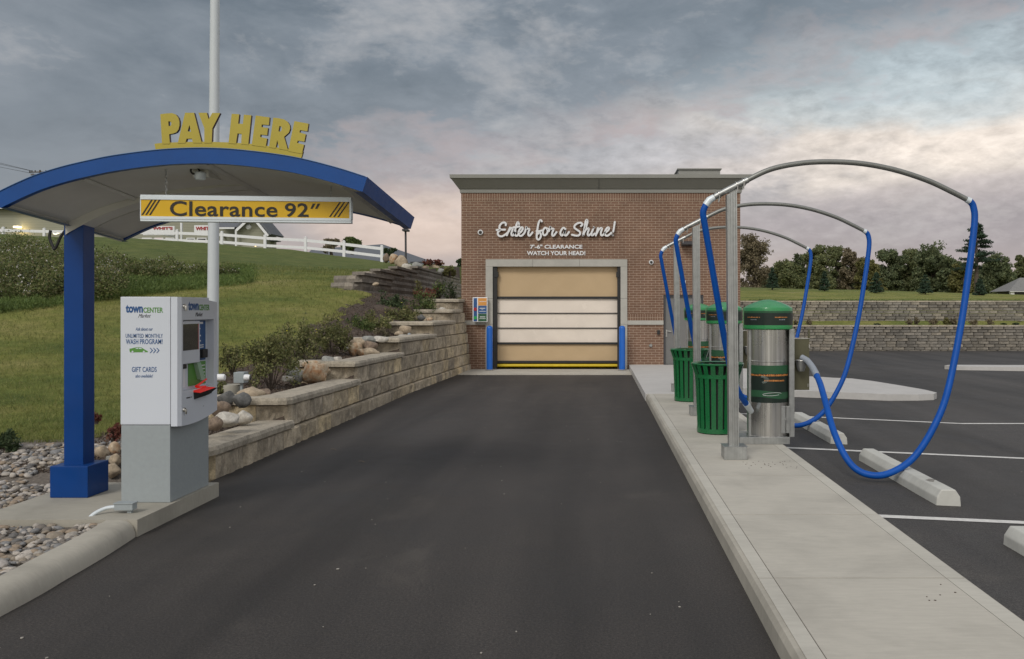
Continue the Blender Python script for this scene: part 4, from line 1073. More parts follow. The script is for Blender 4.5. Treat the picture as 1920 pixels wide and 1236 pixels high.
# screen bezel and screen (left), cards (right)
mb = MB(); mb.box(rx, fx-.018, oy0+.004, 7.205, 1.225, oz1-.012, 0, .006); sb = mb.build('screen_bezel', M['kiosk'], ki)
mb = MB(); mb.box(fx-.019, fx-.0155, oy0+.012, 7.165, 1.335, oz1-.035); mb.build('screen', M['screen'], sb)
mb = MB(); mb.box(fx-.019, fx-.0150, 7.166, 7.176, 1.335, oz1-.035); mb.build('red_trim', M['red'], sb)
mb = MB(); mb.box(rx+.0005, rx+.004, 7.212, 7.40, 1.235, oz1-.01); cp = mb.build('card_panel', M['navy'], ki)
mb = MB()
for (y_, z_, h_, w2) in ((7.25, 1.545, .018, .10), (7.27, 1.50, .012, .03), (7.25, 1.40, .055, .012), (7.26, 1.44, .012, .05), (7.26, 1.395, .012, .05), (7.25, 1.36, .008, .11), (7.25, 1.342, .008, .11)): mb.box(rx+.0042, rx+.006, y_, y_+w2, z_, z_+h_)
build_each(mb, 'print', M['white'], cp)
mb = MB(); mb.box(rx+.0045, rx+.045, 7.27, 7.36, 1.255, 1.33, 0, .01); mb.build('card_slot', M['black'], ki)
mb = MB(); mb.box(rx+.0005, rx+.004, oy0+.004, oy0+.055, 1.03, 1.215); mb.build('label_strip', M['navy'], ki)
mb = MB(); mb.box(rx+.0005, rx+.005, oy0+.058, oy0+.16, 1.03, 1.215); mb.build('label_card', M['white'], ki)
mb = MB(); mb.box(rx+.0042, rx+.04, oy0+.03, oy0+.12, 1.185, 1.222, 0, .008); mb.build('coin_slot', M['black'], ki)
mb = MB(); mb.box(rx+.0005, rx+.005, 7.09, 7.40, 1.03, 1.225); gpn = mb.build('green_card', M['green_print'], ki)
mb = MB()
for i in range(5): mb.box(rx+.0052, rx+.0065, 7.30, 7.385, 1.185-i*.03, 1.193-i*.03)
build_each(mb, 'print', M['white'], gpn)
# slanted receipt flap
mb = MB(); mb.prism([(7.17, 1.222), (7.235, 1.222), (7.32, 1.075), (7.245, 1.075)], rx+.006, rx+.04, 'x'); mb.build('receipt_chute', mat('receipt_green', (.30, .46, .33), .5), ki)
mb = MB(); mb.tube([(rx+.045, 7.33, 1.072), (rx+.05, 7.19, 1.04), (rx+.06, 7.11, 1.028), (fx-.005, 7.14, 1.018), (fx-.001, 7.27, 1.016)], [.006, .009, .012, .010, .006], 8); mb.build('lit_edge', M['red_lit'], ki, True)
# card reader nose
mb = MB(); mb.add([(fx, 7.05, .985), (fx, 7.30, 1.0), (fx, 7.26, .935), (fx, 7.06, .925), (fx+.045, 7.065, .975), (fx+.06, 7.36, .995), (fx+.045, 7.24, .95), (fx+.03, 7.07, .935)], [(0,3,2,1),(4,5,6,7),(0,4,7,3),(3,7,6,2),(2,6,5,1)]); cr_ = mb.build('card_reader', M['black'], ki)
mb = MB(); mb.add([(fx, 7.05, .986), (fx, 7.30, 1.001), (fx+.058, 7.33, .9985), (fx+.046, 7.07, .978), (fx, 7.05, 1.0), (fx, 7.28, 1.012), (fx+.05, 7.30, 1.006), (fx+.036, 7.08, .99)], [(0,3,2,1),(4,5,6,7),(0,1,5,4),(1,2,6,5),(2,3,7,6),(3,0,4,7)]); mb.build('reader_light', M['red_lit'], cr_)
# locks
mb = MB()
for z_ in (1.695, .86): 
    mb.lathe([(0, .012), (.017, .012), (.02, .001)], (fx, 6.885, z_), 16, axis='x'); mb.box(fx+.012, fx+.024, 6.878, 6.893, z_-.035, z_+.005, 0, .004)
build_each(mb, 'lock', M['steel'], ki, True)
mb = MB(); mb.box(fx+.0005, fx+.002, 6.93, 6.99, .945, .955); mb.box(fx+.0005, fx+.002, 7.0, 7.02, .947, .953); mb.box(fx+.0005, fx+.002, 7.33, 7.38, .945, .955); mb.box(fx+.0005, fx+.002, 7.22, 7.235, .85, .854)
mb.build('small_print', M['seam'], ki)
# printing on the camera side (x,z) and on the drive side (y,z)
ko = Vector((0, ky0-.0005, 0))
def kX(px): return (px-VX)/F*ky0
def kZ(py): return CAMZ-(py-VY)/F*ky0
def zx(v): return 200+v/4.415
def zy(v): return 520+v/4.415
def kt(s_, a, b, y0, y1, mm, bold=.02, shear=0, sp_=1.0, nm='side_print'):
    text_fit(nm, s_, ko, UX, UZ, kX(zx(a)), kX(zx(b)), kZ(zy(y1)), kZ(zy(y0)), .0012, M[mm], ki, bold, shear, sp_)
kt('town', 158, 300, 228, 294, 'navy', .04); kt('CENTER', 304, 467, 250, 294, 'green_print', .02)
kt('Ask about our', 240, 382, 415, 442, 'navy', 0, .25)
kt('UNLIMITED', 158, 306, 468, 502, 'navy', .004, sp_=1.08); kt('MONTHLY', 322, 465, 468, 502, 'navy', .004, sp_=1.08); kt('WASH', 160, 262, 512, 554, 'navy', .01, sp_=1.06); kt('PROGRAM!', 276, 463, 512, 554, 'navy', .01, sp_=1.06)
kt('GIFT CARDS', 209, 414, 742, 784, 'navy', .008, sp_=1.04); kt('also available!', 238, 383, 804, 830, 'navy', 0, .25)
kt('Market', 262, 366, 303, 334, 'seam', -.004, .5)
mb = MB()
def kpoly(pts, mi=0, y1=ky0-.0017):
    mb.prism([(kX(zx(a)), kZ(zy(b))) for a, b in pts], y1, ky0-.0003, 'y', mi)
kpoly([(190,590),(200,590),(245,580),(285,580),(315,598),(340,612),(342,620),(195,622),(190,610)])
mb.build('car_icon', M['green_print'], ki)
mb = MB()
for cx_ in (215, 309):
    mb.lathe([(0, -.0022), (.0075, -.0022), (.0075, -.0003)], (kX(zx(cx_)), ky0, kZ(zy(616))), 14, axis='y')
mb.lathe([(0, -.002), (.001, -.002)], (kX(zx(260)), ky0, kZ(zy(588))), 6, axis='y')
kpoly([(238,592),(250,585),(262,585),(262,593)], 0, ky0-.0021); kpoly([(268,585),(282,585),(296,593),(268,593)], 0, ky0-.0021)
mb.build('car_icon_detail', M['kiosk'], ki)
mb = MB()
for cx_ in (357, 384, 411): kpoly([(cx_,585),(cx_+7,585),(cx_+27,605),(cx_+7,628),(cx_,628),(cx_+18,605)])
mb.build('chevrons', M['navy'], ki)
kf = Vector((fx+.0005, 0, 0))
def ktf(s_, ya, yb, za, zb_, mm, bold=.02, shear=0): text_fit('front_print', s_, kf, UY, UZ, ya, yb, za, zb_, .0012, M[mm], ki, bold, shear)
def KFz(px, py): return KF(zx(px), zy(py))
(a1_, b1_), (a2_, b2_), (a3_, b3_) = KFz(676, 275), KFz(762, 278), KFz(850, 280)
ktf('town', a1_, a2_-.003, b1_, b1_+.073, 'navy', .04); ktf('CENTER', a2_+.003, a3_, b1_, b1_+.05, 'green_print', .02); ktf('Market', a1_+.12, a1_+.25, b1_-.05, b1_-.015, 'seam', 0, .5)

# conduit box at the island corner
cb_ = thing('junction_box', 'small grey electrical box with bent conduit on the concrete island corner', 'electrical box', (-3.5, 6.45, .125))
q = G(235, 962, .125)
mb = MB(); mb.box(q.x-.07, q.x+.07, q.y-.03, q.y+.04, .15, .20, 0, .006); mb.box(q.x-.075, q.x+.075, q.y-.035, q.y+.045, .198, .206, 0, .002); mb.box(q.x+.02, q.x+.05, q.y-.01, q.y+.02, .126, .15); mb.build('box', M['kiosk_base'], cb_)
mb = MB(); mb.tube(cat_rom([(q.x-.07, q.y, .172), (q.x-.14, q.y-.02, .165), (q.x-.2, q.y-.08, .13), (q.x-.24, q.y-.14, .06)], 6), .014, 10); mb.build('conduit', M['alu'], cb_, True)

# white flag pole / light mast behind the kiosk
pl = thing('tall_pole', 'tall plain white pole rising behind the kiosk through the top of the frame', 'pole', (-5.25, 11.6, .3))
mb = MB(); pb = W(398, 578, 11.6); zg_ = float(height(pb.x, 11.6))
mb.tube([(pb.x, 11.6, zg_-.1), (pb.x+.02, 11.6, 3.0), (pb.x+.055, 11.6, 9.0)], [.078, .070, .050], 24); mb.build('shaft', M['pole_white'], pl, True)
mb = MB(); mb.lathe([(.0, .12), (.11, .12), (.13, .08), (.13, -.1)], (pb.x, 11.6, zg_), 20); mb.build('base_cover', M['pole_white'], pl, True)

# ------------------------------------------------------------------ vacuum stations
STY = 3.55
def make_vacuum():
    t_ = thing('vacuum_station', 'nearest stainless vacuum with green dome and dark decals, beside the front boom post', 'vacuum', (2.0, 9.95, KH), 'stainless vacuum stations on the walkway')
    c = (1.985, 9.95, 0)
    mb = MB(); mb.lathe([(0, .19), (.244, .19), (.244, .215), (.236, .22), (.236, 1.06), (.241, 1.065), (.241, 1.075), (.236, 1.08), (.236, 1.45), (0, 1.45)], c, 64); body = mb.build('canister', M['steel'], t_, True)
    mb = MB(); mb.lathe([(0, 1.435), (.272, 1.435), (.286, 1.445), (.286, 1.672), (.280, 1.686), (.235, 1.712), (.17, 1.742), (.10, 1.766), (.04, 1.778), (0, 1.78)], c, 48); dm = mb.build('dome', M['vac_green'], t_, True)
    def band(r_, z0, z1, a0, a1, nm, m_, par, n_=24):
        V = []; Fc = []
        for i in range(n_+1):
            th = a0+(a1-a0)*i/n_; V += [(c[0]+r_*math.cos(th), c[1]+r_*math.sin(th), z0), (c[0]+r_*math.cos(th), c[1]+r_*math.sin(th), z1)]
        for i in range(n_): Fc.append((2*i, 2*i+2, 2*i+3, 2*i+1))
        return link_mesh(nm, V, Fc, m_, par, smooth=True)
    dd = band(.2875, 1.487, 1.648, R(190), R(350), 'dome_decal', M['decal'], dm)
    band(.288, 1.625, 1.6485, R(190), R(350), 'decal_band', M['decal_mid'], dd)
    dec = band(.2395, .60, 1.025, R(188), R(352), 'body_decal', M['decal'], t_)
    band(.2397, .93, 1.0255, R(188), R(352), 'decal_band', M['decal_mid'], dec)
    # wave
    V = []; Fc = []
    for i in range(33):
        th = R(188+164*i/32); z_ = .70+.012*math.sin(i/32*6.28); V += [(c[0]+.241*math.cos(th), c[1]+.241*math.sin(th), z_-.045), (c[0]+.241*math.cos(th), c[1]+.241*math.sin(th), z_+.03)]
    for i in range(32): Fc.append((2*i, 2*i+2, 2*i+3, 2*i+1))
    link_mesh('decal_band', V, Fc, M['decal_mid'], dec, smooth=True)
    r_ = random.Random(5)
    def marks(r0, z_, h_, a0, a1, m_, nm, par, gap=.35):
        mb = MB(); a = a0
        while a < a1:
            e = min(a+r_.uniform(1.2, 3.4), a1); hh = h_*r_.uniform(.6, 1.0)
            p = [(c[0]+r0*math.cos(R(v)), c[1]+r0*math.sin(R(v))) for v in (a, e)]
            mb.add([(p[0][0], p[0][1], z_), (p[1][0], p[1][1], z_+r_.uniform(-.002, .002)), (p[1][0], p[1][1], z_+hh), (p[0][0], p[0][1], z_+hh)], [(0, 1, 2, 3)]); a = e+r_.uniform(gap, gap*3)
        mb.build(nm, m_, par)
    marks(.2425, .905, .022, 207, 330, M['orange'], 'decal_text', dec, .5); marks(.2425, .845, .02, 250, 310, M['orange'], 'decal_text', dec, .5)
    for a0 in (208, 275): marks(.2895, 1.572, .011, a0, a0+34, M['orange'], 'decal_text', dm, .5); marks(.2895, 1.545, .012, a0+10, a0+26, M['cuff'], 'decal_text', dm, .5)
    # swirl
    mb = MB()
    for k in range(5):
        pts = []
        for i in range(14):
            th = R(-250+150*i/13+180); u_ = -38+(16+k*2.6)*math.cos(th)*.9; zz = .865+(.028+k*.0045)*math.sin(th)
            a = R(270+u_+6); pts.append((c[0]+.2425*math.cos(a), c[1]+.2425*math.sin(a), zz))
        mb.tube(pts, .0012, 4)
    mb.build('decal_swirl', mat('pale_grey_print', (.35, .42, .38), .5), dec)
    mb = MB(); pts = []
    for i in range(25):
        th = 2*math.pi*i/24; a = R(272+26*math.cos(th)); pts.append((c[0]+.2435*math.cos(a), c[1]+.2435*math.sin(a), .70+.016*math.sin(th)+.006*math.cos(th)))
    mb.tube(pts[:22], .0022, 5); mb.build('decal_ring', M['white'], dec)
    mb = MB(); marks(.2428, .70, .012, 255, 285, M['ink'], 'decal_text', dec, .4)
    # side channels, access door, base frame
    mb = MB(); mb.box(2.205, 2.265, 9.80, 9.90, .20, 1.44, 0, .004); mb.box(1.745, 1.775, 9.84, 9.92, .20, 1.44, 0, .004); build_each(mb, 'side_channel', M['galv'], t_)
    mb = MB(); mb.box(2.10, 2.15, 9.745, 9.775, .25, .56, 0, .003); mb.box(2.16, 2.20, 9.76, 9.79, .25, .56, 0, .003); mb.box(2.145, 2.16, 9.74, 9.76, .40, .43); build_each(mb, 'access_door', M['galv'], t_)
    mb = MB(); mb.box(1.62, 2.19, 9.705, 9.75, KH+.002, .21, 0, .004); mb.box(1.62, 2.19, 10.15, 10.2, KH+.002, .21, 0, .004); mb.box(1.62, 1.67, 9.75, 10.15, KH+.002, .209); mb.box(2.14, 2.19, 9.75, 10.15, KH+.002, .209); mb.box(1.67, 2.14, 9.75, 10.15, .19, .2); mb.build('base_frame', M['galv'], t_)
    # accessory panel on the right with nozzle cradle
    mb = MB(); mb.box(2.29, 2.475, 9.96, 9.975, .725, 1.33, 0, .003); mb.box(2.27, 2.30, 9.93, 9.96, .73, 1.32); mb.box(2.455, 2.475, 9.93, 9.96, 1.33, 1.44); pn = mb.build('accessory_panel', M['olive'], t_)
    mb = MB(); mb.box(2.29, 2.475, 9.955, 9.9595, 1.322, 1.335); mb.box(2.467, 2.478, 9.95, 9.96, 1.22, 1.26); mb.box(2.455, 2.462, 9.955, 9.959, .76, .80); mb.build('panel_trim', M['steel'], pn)
    mb = MB(); pts = [Vector((2.36+.07*math.cos(th), 9.88+.075*math.sin(th), 1.075-.0*th)) for th in np.linspace(.2, 6.2, 20)]; mb.tube(pts, .006, 6)
    mb.box(2.425, 2.44, 9.80, 9.955, 1.03, 1.085); mb.build('nozzle_cradle', M['steel'], t_, False)
    mb = MB(); mb.lathe([(.065, 1.07), (.05, .99), (.035, .95)], (2.36, 9.88, 0), 18); mb.build('nozzle_cup', M['galv'], t_, True)
    return t_
def make_boom():
    Y0 = 8.8
    t_ = thing('hose_boom', 'front steel post with arched hose boom and long blue hose near the camera', 'hose boom', (1.41, Y0, KH), 'arched hose booms along the walkway')
    mb = MB(); mb.box(1.295, 1.53, 8.70, 8.93, KH+.002, .262, 0, .004); mb.build('base_box', M['galv'], t_)
    mb = MB(); mb.box(1.29, 1.535, 8.695, 8.935, .262, .266); 
    b0, b1 = Vector((1.352, 8.755, .264)), Vector((1.33, 8.755, 2.845))
    pw, pd = .10, .10
    V = [b0, b0+Vector((pw, 0, 0)), b0+Vector((pw, pd, 0)), b0+Vector((0, pd, 0)), b1, b1+Vector((pw, 0, .045)), b1+Vector((pw, pd, .045)), b1+Vector((0, pd, 0))]
    mb.add(V, [(0,3,2,1),(4,5,6,7),(0,1,5,4),(1,2,6,5),(2,3,7,6),(3,0,4,7)])
    # channel flanges proud of the post give it its fluted look
    for dx in (.0, .036, .064, .088): 
        a_ = b0+Vector((dx, -.014, 0)); c_ = b1+Vector((dx, -.014, dx*.45-.002)); w2 = .012
        mb.add([a_, a_+Vector((w2, 0, 0)), c_+Vector((w2, 0, 0)), c_, a_+Vector((0, .014, 0)), a_+Vector((w2, .014, 0)), c_+Vector((w2, .014, 0)), c_+Vector((0, .014, 0))], [(0,1,2,3),(0,4,5,1),(1,5,6,2),(2,6,7,3),(3,7,4,0)])
    mb.build('post', M['galv'], t_)
    ap = [(1337, 371), (1358, 359.5), (1390, 343.6), (1444, 318), (1504, 306), (1562, 303.6), (1620, 307.5), (1680, 319.3), (1740, 339), (1785, 360), (1818, 377)]
    P_ = cat_rom([W(a, b, Y0) for a, b in ap], 8)
    mb = MB(); mb.tube(P_, .0275, 14); mb.build('boom_pipe', M['pipe'], t_, True)
    sl = cat_rom([W(a, b, Y0) for a, b in ((1340, 369.3), (1360, 358.5), (1390, 343.6), (1402, 337.5))], 5)
    mb = MB(); mb.tube(sl, .032, 14); mb.build('sleeve', M['galv'], t_, True)
    d = (sl[-1]-sl[0]).normalized()
    for (px, py) in ((1348, 365), (1382, 347.5), (1394, 341.6)):
        mb = MB(); cc = W(px, py, Y0); a_ = d.cross(UY).normalized(); pts = [cc+(a_*math.cos(th)+UY*math.sin(th))*.038 for th in np.linspace(0, 6.283, 19)]
        mb.tube(pts, .0045, 6, cap=False)
        for s_ in (-1, 1): mb.tube([cc+UY*.034*s_, cc+UY*.034*s_-UZ*.075], .005, 6)
        mb.build('clamp', M['steel'], t_, True)
    lh = cat_rom([W(*q) for q in ((1324,383.5,8.8),(1318.5,398,8.8),(1321,419,8.82),(1332.7,487,8.9),(1346,565,9.0),(1361,650,9.15),(1373,705,9.3),(1386,737,9.45),(1399,757,9.6))], 8)
    rh = cat_rom([W(*q) for q in ((1818,377,8.8),(1825,388,8.8),(1827,420,8.78),(1815,520,8.7),(1800,620,8.6),(1775,740,8.45),(1748,806,8.38),(1715,856,8.35),(1680,882,8.33),(1645,892,8.33),(1610,883,8.4),(1585,856,8.5),(1563,808,8.7),(1548,755,9.0),(1538,720,9.3),(1531,704,9.5))], 10)
    for hh in (lh, rh):
        mb = MB(); rr_ = [.0335]*len(hh); mb.tube(hh, rr_, 16); mb.build('hose', M['hose'], t_, True)
    mb = MB(); mb.tube([W(1339, 370, 8.8), W(1330, 375.5, 8.8), W(1323, 385, 8.8)], [.033, .038, .037], 14); mb.tube([W(1398.5, 756.5, 9.595), W(1408, 771, 9.75)], [.038, .034], 14); mb.tube([W(1812, 374, 8.8), W(1819, 377.5, 8.8)], [.032, .036], 12); build_each(mb, 'hose_cuff', M['alu'], t_, True)
    mb = MB(); mb.tube(cat_rom([W(1531.5, 705, 9.49), W(1524, 690, 9.65), W(1514, 677, 9.78), W(1503, 670, 9.85)], 4), [.039]*3+[.037]*3+[.036]*4+[.034]*3, 14); mb.build('nozzle', M['cuff'], t_, True)
    return t_
vac = make_vacuum(); boom = make_boom()
lv = ['middle stainless vacuum with green dome, behind the nearest trash bin', 'farthest stainless vacuum with green dome, closest to the side door']
lb = ['middle steel post with arched boom and blue hose, between the two green bins', 'farthest steel post with arched boom and blue hose, nearest the brick building']
for k in (1, 2):
    v_ = copy_tree(vac); v_.location.y += STY*k; v_.location.x += .015*k; v_['label'] = lv[k-1]
    b_ = copy_tree(boom); b_.location.y += STY*k; b_.location.x += .045*k; b_['label'] = lb[k-1]

# trash bins
def make_bin():
    c = (1.50, 10.66, KH)
    t_ = thing('trash_bin', 'near green slatted steel trash bin behind the front boom post', 'trash bin', c, 'green slatted bins on the walkway')
    mb = MB(); n = 20
    for k in range(n):
        th = 2*math.pi*k/n; ca, sa = math.cos(th), math.sin(th); tx, ty = -sa, ca; w2 = .029
        prof = [(.243, .03), (.243, .10), (.262, .60), (.272, .72), (.300, .80), (.315, .845)]
        V = []
        for (r_, z_) in prof:
            for (s_, dr_) in ((-1, 0), (1, 0), (1, .008), (-1, .008)): V.append((c[0]+(r_+dr_)*ca+tx*w2*s_, c[1]+(r_+dr_)*sa+ty*w2*s_, c[2]+z_))
        Fc = []
        for i in range(len(prof)-1):
            for q in range(4): Fc.append((i*4+q, i*4+(q+1) % 4, (i+1)*4+(q+1) % 4, (i+1)*4+q))
        Fc += [(0, 1, 2, 3), (23, 22, 21, 20)]; mb.add(V, Fc)
    mb.build('slats', M['bin_green'], t_)
    mb = MB()
    mb.lathe([(.252, .01), (.256, .012), (.256, .065), (.252, .067), (.236, .067), (.236, .01)], c, 40); mb.build('bottom_ring', M['bin_green'], t_, True)
    mb = MB(); mb.lathe([(.268, .685), (.281, .685), (.284, .735), (.272, .735)], c, 40); mb.build('middle_ring', M['bin_green'], t_, True)
    mb = MB(); mb.lathe([(.25, .85), (.318, .845), (.326, .85), (.328, .862), (.32, .872), (.25, .862)], c, 40); mb.build('rim', M['bin_green'], t_, True)
    mb = MB(); mb.lathe([(0, .03), (.222, .03), (.236, .60), (.245, .845), (.240, .845), (.215, .10), (0, .09)], c, 32); mb.build('liner', M['black'], t_, True)
    mb = MB()
    for th in np.linspace(0, 6.28, 5)[:-1]: mb.lathe([(0, 0), (.018, 0), (.018, .012)], (c[0]+.23*math.cos(th+.6), c[1]+.23*math.sin(th+.6), c[2]+.001), 10)
    build_each(mb, 'foot', M['black'], t_)
    return t_
bn_ = make_bin(); b2 = copy_tree(bn_); b2.location = (1.545, 14.3, KH); b2['label'] = 'far green slatted steel trash bin, behind the middle boom post and nearer the building'

# wheel stops
def make_stop():
    t_ = thing('wheel_stop', 'middle concrete wheel stop with chipped top, under the big blue hose loop', 'wheel stop', (3.06, 8.48, 0), 'concrete wheel stops in the parking bays')
    x0, x1 = 2.945, 3.165; zc = float(lotz(3.06)); mb = MB()
    pr = [(x0, zc+.0), (x0+.006, zc+.075), (x0+.05, zc+.138), (x1-.05, zc+.138), (x1-.006, zc+.075), (x1, zc+.0)]
    n_ = 10; V = []; Fc = []; ysn = np.linspace(7.42, 9.62, n_)
    r_ = random.Random(2)
    for y_ in ysn:
        for (a, b) in pr: V.append((a+r_.uniform(-.002, .002), y_, b+(r_.uniform(-.002, .002) if b > zc+.01 else -.02)))
    for i in range(n_-1):
        for k in range(5): Fc.append((i*6+k, i*6+k+1, (i+1)*6+k+1, (i+1)*6+k))
        Fc.append((i*6+5, i*6, (i+1)*6, (i+1)*6+5))
    Fc += [(0, 1, 2, 3, 4, 5), tuple((n_-1)*6+k for k in range(5, -1, -1))]
    mb.add(V, Fc); o_ = mb.build('body', M['stop'], t_)
    md = o_.modifiers.new('b', 'BEVEL'); md.width = .008; md.segments = 2; md.limit_method = 'ANGLE'; md.angle_limit = R(30)
    mb = MB(); mb.prism([(3.03, 7.78), (3.06, 7.76), (3.09, 7.83), (3.11, 7.86), (3.07, 7.90), (3.04, 7.86), (3.02, 7.85)], zc+.136, zc+.1415, 'z'); chip = mb.build('chip', mat('chipped_concrete', (.20, .19, .17), .9, var=.4, vscale=40), t_)
    return t_, chip
ws, chip = make_stop()
for (dy, lab) in ((3.37, 'far concrete wheel stop partly behind the nearest vacuum'), (-3.42, 'near concrete wheel stop cut by the right edge of the picture')):
    c_ = copy_tree(ws); c_.location.y += dy; c_['label'] = lab
    for ch in list(c_.children):
        if ch.name.startswith('chip'): bpy.data.objects.remove(ch)

# ------------------------------------------------------------------ rocks
def rock_mesh(seed, sx, sy, sz, ang=.46):
    bm = bmesh.new(); bmesh.ops.create_icosphere(bm, subdivisions=3, radius=1)
    r = random.Random(seed); pl_ = []
    for _ in range(9):
        d = Vector((r.gauss(0, 1), r.gauss(0, 1), r.gauss(0, 1))).normalized(); pl_.append((d, r.uniform(1-ang, .98)))
    a = [r.uniform(0, 6) for _ in range(6)]
    for v in bm.verts:
        p = v.co.normalized()
        k = 1+.09*math.sin(p.x*3+a[0]+p.y*2)+.07*math.sin(p.z*4+a[1]-p.x*3)+.03*math.sin(p.y*9+a[2])+.02*math.sin(p.x*13+p.z*11+a[3])
        p = p*k
        for d, h in pl_:
            q = p.dot(d)
            if q > h: p = p-d*(q-h)*.85
        v.co = Vector((p.x*sx, p.y*sy, p.z*sz))
    V = [v.co.copy() for v in bm.verts]; Fc = [[v.index for v in f.verts] for f in bm.faces]; bm.free(); return V, Fc
def m_rock(name, c, c2):
    m, t, b = base_mat(name); tc = nd(t, 'ShaderNodeTexCoord'); P = tc.outputs['Object']
    n1 = noise(t, P, 5, 8, .65, .8); n2 = noise(t, P, 28, 6, .7)
    cc = mixc(t, ramp(t, n1, [(.42, 0), (.6, 1)]), c, c2)
    cc = mixc(t, 1, cc, ramp(t, n2, [(.28, .62), (.5, 1), (.72, 1.3)]), 'MULTIPLY')
    lk(t, cc, b.inputs['Base Color']); b.inputs['Roughness'].default_value = .85
    bn = nd(t, 'ShaderNodeBump'); bn.inputs['Strength'].default_value = .6; bn.inputs['Distance'].default_value = .012
    lk(t, noise(t, P, 16, 8, .7), bn.inputs['Height']); lk(t, bn.outputs[0], b.inputs['Normal']); return m
RM = {'tan': m_rock('rock_tan', (.42, .34, .24), (.30, .24, .17)), 'orange': m_rock('rock_orange', (.46, .38, .27), (.36, .19, .09)),
      'grey': m_rock('rock_grey', (.30, .30, .27), (.21, .21, .20)), 'white': m_rock('rock_white', (.52, .49, .43), (.38, .35, .30)),
      'brown': m_rock('rock_brown', (.24, .18, .13), (.16, .12, .09)), 'dark': m_rock('rock_dark', (.13, .13, .125), (.09, .09, .085)), 'blue': m_rock('rock_bluegrey', (.26, .29, .31), (.20, .21, .22))}
rk = [0]
def rock(px, py, wpx, hpx, Y, kind, label, group='boulders beside the stepped wall', dep=1.0, z=None):
    """boulder whose outline is about wpx x hpx picture units at distance Y, centre px, py"""
    rk[0] += 1; s = Y/F
    c = W(px, py, Y); sx, sz_ = wpx*s/2*1.12, hpx*s/2*1.24; c.z += .01; sy = max(sx, sz_)*.85*dep
    V, Fc = rock_mesh(100+rk[0], sx, sy, sz_)
    o = link_mesh('boulder', V, Fc, RM[kind], smooth=True); o.location = c; o.rotation_euler = (0, 0, 0)
    return tag(o, label, 'boulder', group)
